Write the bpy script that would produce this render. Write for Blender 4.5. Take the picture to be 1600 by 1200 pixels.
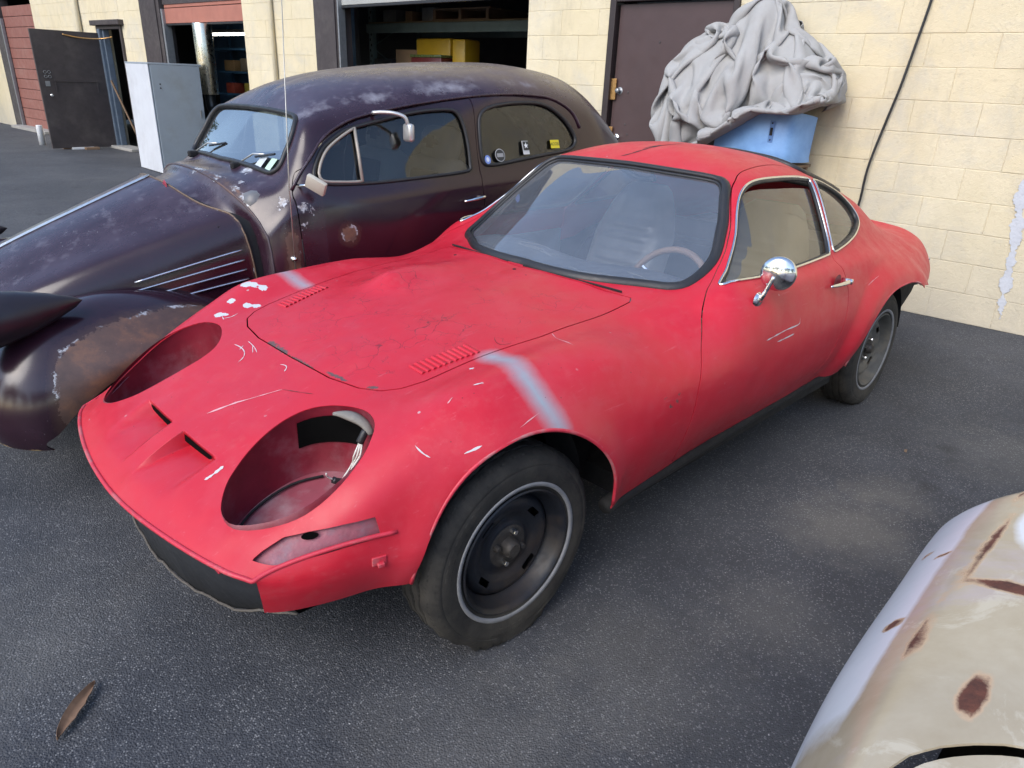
import bpy, bmesh, math, random
import numpy as np
from mathutils import Vector, Matrix

random.seed(7); RNG = np.random.default_rng(7)
for o in list(bpy.data.objects): bpy.data.objects.remove(o)
scene = bpy.context.scene
COL = scene.collection

# ---------------------------------------------------------------- camera, light
RC = np.array([[-0.71410787, 0.69894433, 0.03907381], [-0.2499068, -0.306672, 0.91842195], [-0.65390866, -0.64608753, -0.39366784]])
CC = (1.12073383, 1.75274972, 1.41855458)
cam = bpy.data.cameras.new('camera'); camo = bpy.data.objects.new('camera', cam); COL.objects.link(camo)
m = Matrix.Identity(4)
for i in range(3):
    m[i][0] = RC[0][i]; m[i][1] = RC[1][i]; m[i][2] = -RC[2][i]; m[i][3] = CC[i]
camo.matrix_world = m
cam.sensor_fit = 'HORIZONTAL'; cam.sensor_width = 36.0; cam.lens = 1107.865/1600*36.0
cam.clip_start = 0.02; cam.clip_end = 1000
scene.camera = camo

SUN_EL, SUN_AZ = math.radians(40), math.radians(8)     # direction towards the sun, azimuth from +x towards +y
world = bpy.data.worlds.new('World'); scene.world = world; world.use_nodes = True
wn = world.node_tree; bg = wn.nodes['Background']
sky = wn.nodes.new('ShaderNodeTexSky'); sky.sky_type = 'NISHITA'; sky.sun_disc = False
sky.sun_elevation = SUN_EL; sky.sun_rotation = math.pi/2 - SUN_AZ
sky.air_density = 1.0; sky.dust_density = 1.2; sky.ozone_density = 1.0
wn.links.new(sky.outputs[0], bg.inputs[0]); bg.inputs[1].default_value = 0.15
sl = bpy.data.lights.new('sun', 'SUN'); so = bpy.data.objects.new('sun', sl); COL.objects.link(so)
sl.energy = 1.0; sl.angle = math.radians(42); sl.color = (1.0, 0.96, 0.91)
d = Vector((math.cos(SUN_EL)*math.cos(SUN_AZ), math.cos(SUN_EL)*math.sin(SUN_AZ), math.sin(SUN_EL)))
so.rotation_euler = d.to_track_quat('Z', 'Y').to_euler(); so.location = (0, 0, 30)
vs = scene.view_settings
vs.view_transform = 'Standard'; vs.look = 'None'; vs.gamma = 1.0; vs.use_curve_mapping = False; vs.exposure = 1.22

# ---------------------------------------------------------------- helpers: nodes
class NB:
    def __init__(s, name):
        s.m = bpy.data.materials.new(name); s.m.use_nodes = True
        s.t = s.m.node_tree; s.b = s.t.nodes['Principled BSDF']; s.out = s.t.nodes['Material Output']; s._c = None
    def n(s, typ, **kw):
        x = s.t.nodes.new('ShaderNode'+typ)
        for k, v in kw.items(): setattr(x, k, v)
        return x
    def set(s, sock, v):
        if hasattr(v, 'links') or hasattr(v, 'is_linked'): s.t.links.new(v, sock)
        elif isinstance(v, (tuple, list)) and len(v) == 3 and sock.type == 'RGBA': sock.default_value = (*v, 1)
        else: sock.default_value = v
    @property
    def c(s):
        if s._c is None: s._c = s.n('TexCoord').outputs['Object']
        return s._c
    def map(s, scale=(1,1,1), vec=None, loc=(0,0,0), rot=(0,0,0)):
        x = s.n('Mapping'); s.set(x.inputs[0], s.c if vec is None else vec)
        x.inputs['Scale'].default_value = scale; x.inputs['Location'].default_value = loc; x.inputs['Rotation'].default_value = rot
        return x.outputs[0]
    def noise(s, scale, detail=4, rough=0.55, vec=None, dist=0.0):
        x = s.n('TexNoise'); s.set(x.inputs['Vector'], s.c if vec is None else vec)
        x.inputs['Scale'].default_value = scale; x.inputs['Detail'].default_value = detail; x.inputs['Roughness'].default_value = rough; x.inputs['Distortion'].default_value = dist
        return x.outputs[0]
    def voro(s, scale, feature='F1', vec=None, out=0, rand=1.0):
        x = s.n('TexVoronoi', feature=feature); s.set(x.inputs['Vector'], s.c if vec is None else vec)
        x.inputs['Scale'].default_value = scale; x.inputs['Randomness'].default_value = rand
        return x.outputs[out]
    def ramp(s, fac, stops, interp='LINEAR'):
        x = s.n('ValToRGB'); s.set(x.inputs[0], fac); r = x.color_ramp; r.interpolation = interp
        while len(r.elements) < len(stops): r.elements.new(0.5)
        for e, (p, c) in zip(r.elements, stops):
            e.position = p; e.color = (*c, 1) if isinstance(c, tuple) else (c, c, c, 1)
        return x.outputs[0]
    def mr(s, v, a, b, c=0.0, d=1.0):
        x = s.n('MapRange'); s.set(x.inputs[0], v)
        for i, q in enumerate((a, b, c, d)): s.set(x.inputs[1+i], q)
        return x.outputs[0]
    def mix(s, fac, a, b, mode='MIX'):
        x = s.n('MixRGB', blend_type=mode); s.set(x.inputs[0], fac); s.set(x.inputs[1], a); s.set(x.inputs[2], b); return x.outputs[0]
    def math(s, op, a, b=0.0, c=0.0):
        x = s.n('Math', operation=op); s.set(x.inputs[0], a); s.set(x.inputs[1], b); s.set(x.inputs[2], c); return x.outputs[0]
    def attr(s, name):
        return s.n('Attribute', attribute_name=name)
    def sep(s, v):
        x = s.n('SeparateXYZ'); s.set(x.inputs[0], v); return x.outputs
    def bump(s, h, strength=0.3, dist=0.01, normal=None):
        x = s.n('Bump'); s.set(x.inputs['Height'], h); x.inputs['Strength'].default_value = strength; x.inputs['Distance'].default_value = dist
        if normal is not None: s.t.links.new(normal, x.inputs['Normal'])
        s.t.links.new(x.outputs[0], s.b.inputs['Normal']); return x.outputs[0]
    def fin(s, base=None, rough=None, metal=None, spec=None, coat=None):
        for k, v in (('Base Color', base), ('Roughness', rough), ('Metallic', metal), ('Specular IOR Level', spec), ('Coat Weight', coat)):
            if v is not None: s.set(s.b.inputs[k], v)
        return s.m

MATS = {}
def simple(name, col, rough=0.5, metal=0.0, var=0.25, scale=12.0, bump=0.0, bscale=150.0, spec=None, dirt=None, dirt_amt=0.5):
    if name in MATS: return MATS[name]
    b = NB(name)
    nz = b.noise(scale, 5)
    lo = tuple(c*(1-var) for c in col); hi = tuple(min(1, c*(1+var)) for c in col)
    base = b.mix(nz, lo, hi)
    if dirt is not None:
        base = b.mix(b.math('MULTIPLY', b.mr(b.noise(scale*0.45, 6, 0.65), 0.5, 0.72), dirt_amt), base, dirt)
    r = b.mr(b.noise(scale*2.3, 4), 0.3, 0.7, max(0, rough-0.1), min(1, rough+0.1))
    if bump: b.bump(b.noise(bscale, 4), bump, 0.004)
    MATS[name] = b.fin(base, r, metal, spec); return MATS[name]

# ---------------------------------------------------------------- helpers: geometry
def tag(o, label=None, cat=None, group=None, kind=None):
    if label: o['label'] = label
    if cat: o['category'] = cat
    if group: o['group'] = group
    if kind: o['kind'] = kind
    return o
def empty(name, loc=(0,0,0), rz=0.0, parent=None):
    o = bpy.data.objects.new(name, None); COL.objects.link(o); o.location = loc; o.rotation_euler = (0,0,rz); o.empty_display_size = 0.1
    if parent: o.parent = parent
    return o
def link(name, me, mat, parent=None, loc=None):
    o = bpy.data.objects.new(name, me); COL.objects.link(o)
    if mat is not None and len(me.materials) == 0: me.materials.append(mat)
    if parent is not None: o.parent = parent
    if loc is not None: o.location = loc
    return o
def npmesh(name, V, T, mat, parent=None, normals=None, smooth=True, attrs=None, loc=None):
    V = np.asarray(V, np.float32); T = np.asarray(T, np.int32)
    me = bpy.data.meshes.new(name); k = T.shape[1]
    me.vertices.add(len(V)); me.vertices.foreach_set('co', V.ravel())
    me.loops.add(T.size); me.loops.foreach_set('vertex_index', T.ravel())
    me.polygons.add(len(T)); me.polygons.foreach_set('loop_start', np.arange(0, T.size, k, dtype=np.int32))
    me.polygons.foreach_set('loop_total', np.full(len(T), k, np.int32))
    me.update(calc_edges=True)
    if smooth: me.polygons.foreach_set('use_smooth', np.ones(len(T), bool))
    if attrs:
        for an, av in attrs.items():
            a = me.attributes.new(an, 'FLOAT_COLOR', 'POINT'); a.data.foreach_set('color', np.asarray(av, np.float32).ravel())
    if normals is not None: me.normals_split_custom_set_from_vertices(np.asarray(normals, np.float32).tolist())
    return link(name, me, mat, parent, loc)
class MB:
    """collects shapes for ONE mesh object"""
    def __init__(s): s.v = []; s.f = []
    def add(s, V, F):
        o = len(s.v); s.v += [tuple(map(float, p)) for p in V]; s.f += [tuple(i+o for i in q) for q in F]; return s
    def box(s, c, sz, rz=0.0, bev=0.0, mat=None):
        x, y, z = [q/2 for q in sz]
        if bev <= 0:
            V = [(a*x, b*y, e*z) for a in (-1,1) for b in (-1,1) for e in (-1,1)]
            F = [(0,1,3,2),(4,6,7,5),(0,4,5,1),(2,3,7,6),(0,2,6,4),(1,5,7,3)]
        else:
            b_ = min(bev, x*.9, y*.9, z*.9); bm = bmesh.new(); bmesh.ops.create_cube(bm, size=1)
            for v in bm.verts: v.co = Vector((v.co.x*2*x, v.co.y*2*y, v.co.z*2*z))
            bmesh.ops.bevel(bm, geom=bm.edges[:], offset=b_, segments=2, affect='EDGES', profile=0.5)
            bm.verts.index_update(); V = [tuple(v.co) for v in bm.verts]; F = [tuple(v.index for v in f.verts) for f in bm.faces]; bm.free()
        M = (mat if mat is not None else Matrix.Rotation(rz, 4, 'Z'))
        V = [tuple(M @ Vector(p) + Vector(c)) for p in V]
        return s.add(V, F)
    def tube(s, pts, r, seg=8, closed=False, flat=1.0, caps=True):
        P = np.asarray(pts, float); n = len(P)
        tn = np.roll(P, -1, 0)-np.roll(P, 1, 0) if closed else np.gradient(P, axis=0)
        tn /= np.linalg.norm(tn, axis=1, keepdims=True)+1e-12
        a = np.array([0,0,1.0]) if abs(tn[0][2]) < .9 else np.array([1.0,0,0])
        nr = np.zeros_like(P); k = np.cross(tn[0], a); nr[0] = k/np.linalg.norm(k)
        for i in range(1, n):
            q = nr[i-1]-tn[i]*np.dot(nr[i-1], tn[i]); nr[i] = q/(np.linalg.norm(q)+1e-12)
        bn = np.cross(tn, nr); rr = np.broadcast_to(np.asarray(r, float), (n,))
        V = []
        for i in range(n):
            for j in range(seg):
                t = 2*math.pi*j/seg; V.append(P[i]+rr[i]*(math.cos(t)*nr[i]+flat*math.sin(t)*bn[i]))
        F = []
        for i in range(n if closed else n-1):
            for j in range(seg):
                i2 = (i+1) % n; F.append((i*seg+j, i*seg+(j+1)%seg, i2*seg+(j+1)%seg, i2*seg+j))
        if not closed and caps: F += [tuple(range(seg))[::-1], tuple((n-1)*seg+j for j in range(seg))]
        return s.add(V, F)
    def lathe(s, prof, seg=48, c=(0,0,0), axis='y', rot=None):
        V = []; F = []; n = len(prof)
        for i in range(seg):
            t = 2*math.pi*i/seg
            for r, h in prof:
                a, b = r*math.cos(t), r*math.sin(t)
                V.append((a, h, b) if axis == 'y' else ((a, b, h) if axis == 'z' else (h, a, b)))
        if rot is not None: V = [tuple(rot @ Vector(p)) for p in V]
        V = [(p[0]+c[0], p[1]+c[1], p[2]+c[2]) for p in V]
        for i in range(seg):
            for j in range(n-1):
                a, b = i*n+j, ((i+1) % seg)*n+j; F.append((a, a+1, b+1, b) if axis != 'y' else (a, b, b+1, a+1))
        return s.add(V, F)
    def prism(s, poly, z0, z1, M=None):
        n = len(poly); V = [(x, y, z0) for x, y in poly]+[(x, y, z1) for x, y in poly]
        if M is not None: V = [tuple(M @ Vector(p)) for p in V]
        F = [tuple(range(n))[::-1], tuple(range(n, 2*n))]+[(i, (i+1) % n, (i+1) % n+n, i+n) for i in range(n)]
        return s.add(V, F)
    def grid(s, P, flip=False):
        a, b = P.shape[:2]; F = []
        for i in range(a-1):
            for j in range(b-1):
                q = (i*b+j, (i+1)*b+j, (i+1)*b+j+1, i*b+j+1); F.append(q[::-1] if flip else q)
        return s.add(P.reshape(-1, 3), F)
    def build(s, name, mat, parent=None, smooth=False, loc=None, angle=None):
        me = bpy.data.meshes.new(name); me.from_pydata(s.v, [], s.f); me.update()
        if smooth:
            me.polygons.foreach_set('use_smooth', np.ones(len(me.polygons), bool))
            if angle: me.set_sharp_from_angle(angle=math.radians(angle))
        return link(name, me, mat, parent, loc)
def copy_tree(o, parent=None):
    c = o.copy(); COL.objects.link(c); c.parent = parent
    for ch in list(o.children): copy_tree(ch, c)
    return c

def akima(t, y, tt):
    t = np.asarray(t, float); y = np.asarray(y, float); n = len(t)
    m = np.diff(y, axis=0)/np.diff(t).reshape(-1, *([1]*(y.ndim-1)))
    m = np.concatenate([[3*m[0]-2*m[1]], [2*m[0]-m[1]], m, [2*m[-1]-m[-2]], [3*m[-1]-2*m[-2]]])
    w1 = abs(m[3:]-m[2:-1])+.02; w2 = abs(m[1:-2]-m[:-3])+.02
    w1 = w1+abs(m[3:]+m[2:-1])/2*.3; w2 = w2+abs(m[1:-2]+m[:-3])/2*.3
    d = (w1*m[1:-2]+w2*m[2:-1])/(w1+w2); mm = m[2:-2]
    i = np.clip(np.searchsorted(t, tt, side='right')-1, 0, n-2)
    sh = (-1,)+(1,)*(y.ndim-1); h = (t[i+1]-t[i]).reshape(sh); s = (tt-t[i]).reshape(sh)
    c = (3*mm[i]-2*d[i]-d[i+1])/h; b = (d[i]+d[i+1]-2*mm[i])/h**2
    return y[i]+s*(d[i]+s*(c+s*b))
class Net:
    def __init__(s, net, vk, cols):
        s.N = np.array(net, float); s.vk = np.array(vk, float)
        s.uk = np.r_[0, np.cumsum(np.linalg.norm(np.diff(s.N, axis=0), axis=2)[:, cols].mean(1))]
    def grid(s, u, v):
        A = akima(s.uk, s.N, np.asarray(u)); return akima(s.vk, A.transpose(1,0,2), np.asarray(v)).transpose(1,0,2)
    def full(s, u, v):
        """both sides: v mirrored"""
        P = s.grid(u, v); Q = P[:, :0:-1]*[1,-1,1]
        return np.concatenate([Q, P], 1), np.concatenate([-v[:0:-1], v])
    def at(s, u, v):
        u = np.asarray(u, float); v = np.asarray(v, float); sg = np.where(v < 0, -1.0, 1.0); o = np.empty((len(u), 3))
        for i in range(len(u)): o[i] = s.grid(u[i:i+1], np.abs(v[i:i+1]))[0, 0]
        o[:, 1] *= sg; return o
    def normal_at(s, u, v):
        e = 1e-3; u = np.clip(np.asarray(u, float), e, s.uk[-1]-e); v = np.asarray(v, float); av = np.clip(abs(v), e, s.vk[-1]-e)
        n = np.cross(s.at(u+e, av)-s.at(u-e, av), s.at(u, av+e)-s.at(u, av-e)); n /= np.linalg.norm(n, axis=1, keepdims=True)+1e-12
        n = -n; n[:, 1] *= np.where(v < 0, -1.0, 1.0); return n
def gnormals(P):
    n = np.cross(np.gradient(P, axis=0), np.gradient(P, axis=1)); return -n/(np.linalg.norm(n, axis=2, keepdims=True)+1e-12)
def gtris(a, b):
    i = np.arange(a*b).reshape(a, b); p, q, r, t = i[:-1,:-1].ravel(), i[1:,:-1].ravel(), i[1:,1:].ravel(), i[:-1,1:].ravel()
    return np.concatenate([np.stack([p, r, q], 1), np.stack([p, t, r], 1)])
def sdf(P, poly):
    """signed distance to a closed polygon, negative inside"""
    P = np.asarray(P, float); A = np.asarray(poly, float); B = np.roll(A, -1, 0)
    best = np.full(len(P), 1e9); ins = np.zeros(len(P), bool)
    for a, b in zip(A, B):
        e = b-a; w = P-a; t = np.clip((w@e)/(e@e+1e-15), 0, 1); best = np.minimum(best, ((w-t[:, None]*e)**2).sum(1))
        c1 = (a[1] > P[:, 1]) != (b[1] > P[:, 1])
        with np.errstate(divide='ignore', invalid='ignore'):
            xx = a[0]+(P[:, 1]-a[1])*(b[0]-a[0])/(b[1]-a[1])
        ins ^= c1 & (P[:, 0] < xx)
    return np.where(ins, -1, 1)*np.sqrt(best)
def csmooth(pts, n=8):
    """closed Catmull-Rom through pts"""
    P = np.asarray(pts, float); out = []
    for i in range(len(P)):
        p0, p1, p2, p3 = P[i-1], P[i], P[(i+1) % len(P)], P[(i+2) % len(P)]
        for t in np.linspace(0, 1, n, endpoint=False):
            out.append(.5*(2*p1+(p2-p0)*t+(2*p0-5*p1+4*p2-p3)*t*t+(3*p1-p0-3*p2+p3)*t**3))
    return np.array(out)
def osmooth(pts, n=8):
    P = np.asarray(pts, float); t = np.r_[0, np.cumsum(np.linalg.norm(np.diff(P, axis=0), axis=1))]
    return akima(t, P, np.linspace(0, t[-1], n*(len(P)-1)+1)) if len(P) > 2 else np.linspace(P[0], P[1], n+1)
def clip(D, T, f):
    """keep f>=0; D vertex data (n,k); returns data, tris"""
    s = f >= 0; cnt = s[T].sum(1); out = [T[cnt == 3]]; key = []; n0 = len(D); made = []
    def rot(Q, which):
        r = np.argmax(which, 1); idx = (r[:, None]+np.arange(3)) % 3; return np.take_along_axis(Q, idx, 1)
    Q1 = T[cnt == 1]; Q2 = T[cnt == 2]
    E = []
    if len(Q1): Q1 = rot(Q1, s[Q1]); E += [Q1[:, [0,1]], Q1[:, [0,2]]]
    if len(Q2): Q2 = rot(Q2, ~s[Q2]); E += [Q2[:, [0,1]], Q2[:, [0,2]]]
    if not E: return compact(D, out[0])
    E = np.concatenate(E); Es = np.sort(E, 1); U, inv = np.unique(Es, axis=0, return_inverse=True); inv = inv.ravel()
    fa, fb = f[U[:, 0]], f[U[:, 1]]; t = (fa/(fa-fb))[:, None]; ND = D[U[:, 0]]*(1-t)+D[U[:, 1]]*t
    k = 0
    if len(Q1):
        i1 = inv[k:k+len(Q1)]+n0; k += len(Q1); i2 = inv[k:k+len(Q1)]+n0; k += len(Q1); out.append(np.stack([Q1[:, 0], i1, i2], 1))
    if len(Q2):
        i1 = inv[k:k+len(Q2)]+n0; k += len(Q2); i2 = inv[k:k+len(Q2)]+n0
        out += [np.stack([Q2[:, 1], Q2[:, 2], i2], 1), np.stack([Q2[:, 1], i2, i1], 1)]
    return compact(np.concatenate([D, ND]), np.concatenate(out))
def compact(D, T):
    T = T[(T[:, 0] != T[:, 1]) & (T[:, 1] != T[:, 2]) & (T[:, 0] != T[:, 2])]
    u, inv = np.unique(T, return_inverse=True); return D[u], inv.reshape(-1, 3)
def shell(name, D, T, th, mat, parent, offset=0.0, attrcols=None):
    """D = pos3, nrm3, extras; builds outer+inner+rim with custom normals"""
    P = D[:, :3]; N = D[:, 3:6]/(np.linalg.norm(D[:, 3:6], axis=1, keepdims=True)+1e-12); P = P+N*offset
    n = len(P); V = [P, P-N*th]; NN = [N, -N]; TT = [T, T[:, ::-1]+n]
    E = np.concatenate([T[:, [0,1]], T[:, [1,2]], T[:, [2,0]]]); Es = np.sort(E, 1)
    U, idx, c = np.unique(Es, axis=0, return_index=True, return_counts=True); B = E[idx[c == 1]]
    if len(B):
        a, b = B[:, 0], B[:, 1]; k = len(B)
        fn = np.cross(P[b]-P[a], -N[a]); fn /= np.linalg.norm(fn, axis=1, keepdims=True)+1e-12; fn = -fn
        V += [P[a], P[b], P[b]-N[b]*th, P[a]-N[a]*th]; NN += [fn]*4
        i = 2*n+np.arange(k); TT += [np.stack([i, i+2*k, i+k], 1), np.stack([i, i+3*k, i+2*k], 1)]
        src = np.concatenate([np.arange(n), np.arange(n), a, b, b, a])
    else: src = np.concatenate([np.arange(n), np.arange(n)])
    at = {'paint': D[src][:, attrcols]} if attrcols is not None else None
    return npmesh(name, np.concatenate(V), np.concatenate(TT), mat, parent, np.concatenate(NN), True, at)
def smoothstep(a, b, x):
    t = np.clip((x-a)/(b-a), 0, 1); return t*t*(3-2*t)
def vnoise(P, scale, seed=0, octaves=3):
    """value noise in 2 or 3D (numpy)"""
    P = np.asarray(P, float)
    if P.shape[1] == 2: P = np.c_[P, np.zeros(len(P))]
    out = np.zeros(len(P)); amp = 1; tot = 0
    for o in range(octaves):
        q = P*scale*2**o+seed*17.3; i = np.floor(q).astype(int); f = q-i; f = f*f*(3-2*f)
        def h(a, b, c):
            x = (i[:, 0]+a)*374761393+(i[:, 1]+b)*668265263+(i[:, 2]+c)*2147483647+seed*1274126177
            x = (x ^ (x >> 13))*1274126177 & 0xffffffff; return ((x ^ (x >> 16)) & 0xffff)/65535.0
        v = 0
        for a in (0,1):
            for b in (0,1):
                for c in (0,1):
                    v = v+h(a,b,c)*(f[:, 0] if a else 1-f[:, 0])*(f[:, 1] if b else 1-f[:, 1])*(f[:, 2] if c else 1-f[:, 2])
        out += amp*v; tot += amp; amp *= .5
    return out/tot*2-1
def seg_dist(P, a, b):
    a = np.asarray(a, float); b = np.asarray(b, float); e = b-a; w = P-a; t = np.clip((w@e)/(e@e+1e-15), 0, 1)
    return np.linalg.norm(w-t[:, None]*e, axis=1)
def poly_dist(P, pts):
    d = np.full(len(P), 1e9)
    for a, b in zip(pts[:-1], pts[1:]): d = np.minimum(d, seg_dist(P, a, b))
    return d

# ================================================================ RED COUPE
def red_paint():
    b = NB('faded_red_paint'); at = b.attr('paint'); pr, du, ch = b.sep(at.outputs['Color'])[:3]; cr = at.outputs['Alpha']
    big = b.noise(2.2, 5, 0.6); mid = b.noise(9, 6, 0.65); fine = b.noise(60, 4, 0.6)
    base = b.mix(mid, (0.45, 0.009, 0.023), (0.55, 0.015, 0.034))
    base = b.mix(b.math('MULTIPLY', b.mr(big, 0.48, 0.75), 0.35), base, (0.52, 0.045, 0.07))
    streak = b.noise(5, 5, 0.6, b.map((0.5, 0.5, 7)))
    base = b.mix(b.math('MULTIPLY', b.mr(streak, 0.55, 0.8), 0.16), base, (0.50, 0.08, 0.10))
    # sanded / chalky smudges
    base = b.mix(b.math('MULTIPLY', b.mr(b.noise(6, 8, 0.68), 0.50, 0.85), 0.22), base, (0.54, 0.12, 0.15))
    # darker red low on the sides
    z = b.sep(b.c)[2]
    base = b.mix(b.math('MULTIPLY', b.mr(b.math('ADD', z, b.math('MULTIPLY', mid, 0.14)), 0.50, 0.32), 0.22), base, (0.16, 0.03, 0.035))
    # primer
    pm = b.mr(b.math('ADD', pr, b.math('MULTIPLY', b.math('SUBTRACT', b.noise(38, 5, 0.65), 0.5), 0.22)), 0.12, 0.88)
    base = b.mix(pm, base, b.mix(mid, (0.22, 0.27, 0.32), (0.31, 0.36, 0.41)))
    # bare pale chips
    cm = b.mr(b.math('ADD', ch, b.math('MULTIPLY', b.math('SUBTRACT', b.noise(85, 5, 0.7), 0.5), 0.9)), 0.52, 0.60)
    base = b.mix(cm, base, (0.52, 0.55, 0.58))
    # dark chips down to rusty metal
    dm = b.mr(b.math('ADD', du, b.math('MULTIPLY', b.math('SUBTRACT', b.noise(110, 5, 0.7), 0.5), 1.1)), 0.56, 0.66)
    base = b.mix(dm, base, b.mix(fine, (0.05, 0.03, 0.03), (0.16, 0.10, 0.09)))
    cr1 = b.voro(19, 'F1'); cr1c = b.sep(b.voro(19, 'F1', out=1)); chp = b.math('MULTIPLY', b.math('MULTIPLY', b.mr(b.math('ADD', cr1, b.math('MULTIPLY', b.noise(120, 4, .7), .12)), 0.15, 0.12), b.math('GREATER_THAN', cr1c[0], 0.80)), b.mr(b.noise(2.6, 4), 0.42, 0.55)); base = b.mix(b.math('MULTIPLY', chp, .8), base, (0.50, 0.36, 0.37))
    # cracked lacquer
    wv = b.n('VectorMath', operation='ADD'); b.set(wv.inputs[0], b.c)
    nz = b.n('TexNoise'); b.set(nz.inputs['Vector'], b.c); nz.inputs['Scale'].default_value = 18; nz.inputs['Detail'].default_value = 3
    sc = b.n('VectorMath', operation='SCALE'); b.set(sc.inputs[0], nz.outputs['Color']); sc.inputs['Scale'].default_value = 0.06; b.set(wv.inputs[1], sc.outputs[0])
    e = b.voro(14, 'DISTANCE_TO_EDGE', wv.outputs[0]); e2 = b.voro(37, 'DISTANCE_TO_EDGE', wv.outputs[0])
    br = b.mr(b.noise(7, 4), 0.46, 0.60)
    ck = b.math('MULTIPLY', b.math('MAXIMUM', b.mr(e, 0.016, 0.006), b.math('MULTIPLY', b.mr(e2, 0.02, 0.008), b.mr(b.noise(11, 3), 0.54, 0.6))), b.math('MULTIPLY', cr, br))
    base = b.mix(b.math('MULTIPLY', ck, 0.8), base, (0.14, 0.012, 0.02))
    # tiny pits
    pit = b.math('MULTIPLY', b.mr(b.voro(38, 'F1'), 0.075, 0.045), b.mr(b.noise(6, 2), 0.5, 0.6))
    base = b.mix(pit, base, (0.12, 0.02, 0.02))
    dust = b.math('MULTIPLY', b.mr(b.noise(28, 7, 0.75), 0.5, 0.72), b.mr(b.noise(3.5, 4), 0.35, 0.6)); base = b.mix(b.math('MULTIPLY', dust, 0.09), base, (0.42, 0.27, 0.26))
    fs = b.noise(26, 6, 0.7, b.map((0.25, 3.0, 3.0), None, (0,0,0), (0,0,.5))); base = b.mix(b.math('MULTIPLY', b.mr(fs, 0.62, 0.70), 0.25), base, (0.55, 0.17, 0.20))
    r = b.mr(b.math('ADD', b.math('ADD', mid, b.math('MULTIPLY', dust, .3)), b.math('MULTIPLY', pm, 0.25)), 0.3, 0.85, 0.30, 0.62)
    h = b.math('SUBTRACT', b.math('MULTIPLY', b.noise(220, 3), 0.25), b.math('ADD', b.math('MULTIPLY', ck, 0.8), b.math('ADD', b.math('MULTIPLY', cm, .5), dm)))
    h = b.math('ADD', h, b.math('MULTIPLY', b.noise(7, 2), 1.2))
    b.bump(h, 0.22, 0.0016)
    return b.fin(base, r, 0.0, 0.45)
RED = red_paint()
BLACKR = simple('black_rubber', (0.018, 0.018, 0.020), 0.45, var=0.3, bump=0.1)
BLACKP = simple('flat_black_underbody', (0.008, 0.008, 0.009), 0.85, var=0.4, scale=8, bump=0.2, bscale=60)
VOID = simple('unlit_void', (0.003, 0.003, 0.003), 0.9, var=0.3, spec=0.05)  # near-black paint standing for shade inside openings that are not cut
CHROME = simple('weathered_chrome', (0.75, 0.75, 0.74), 0.16, 1.0, var=0.12, scale=40)
def glassmat(name, tint, dust, film_col, refl=1.0, rough=0.02):
    b = NB(name); b.t.nodes.remove(b.b)
    tr = b.n('BsdfTransparent'); tr.inputs[0].default_value = (*tint, 1)
    gl = b.n('BsdfGlossy'); gl.inputs['Roughness'].default_value = rough; gl.inputs[0].default_value = (1,1,1,1)
    df = b.n('BsdfDiffuse'); df.inputs[0].default_value = (*film_col, 1)  # film colour
    lw = b.n('Fresnel'); lw.inputs[0].default_value = 1.52
    fac = b.math('MULTIPLY', b.mr(lw.outputs[0], 0.0, 1.0, 0.03*refl, 1.0), b.math('SUBTRACT', 1.0, b.n('NewGeometry').outputs['Backfacing']))
    mx = b.n('MixShader'); b.set(mx.inputs[0], fac); b.t.links.new(tr.outputs[0], mx.inputs[1]); b.t.links.new(gl.outputs[0], mx.inputs[2])
    dm = b.math('MULTIPLY', b.mr(b.noise(7, 6, 0.75), 0.25, 0.8, 0.75, 1.3), dust)
    sp = b.math('MULTIPLY', b.mr(b.voro(60, 'F1'), 0.16, 0.10), b.mr(b.noise(8, 3), 0.52, 0.6))
    dm = b.math('MAXIMUM', dm, b.math('MULTIPLY', sp, dust*2.5))
    dm = b.math('MULTIPLY', dm, b.math('SUBTRACT', 1.0, b.n('NewGeometry').outputs['Backfacing'])); m2 = b.n('MixShader'); b.set(m2.inputs[0], dm); b.t.links.new(mx.outputs[0], m2.inputs[1]); b.t.links.new(df.outputs[0], m2.inputs[2])
    b.t.links.new(m2.outputs[0], b.out.inputs[0]); return b.m

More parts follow.
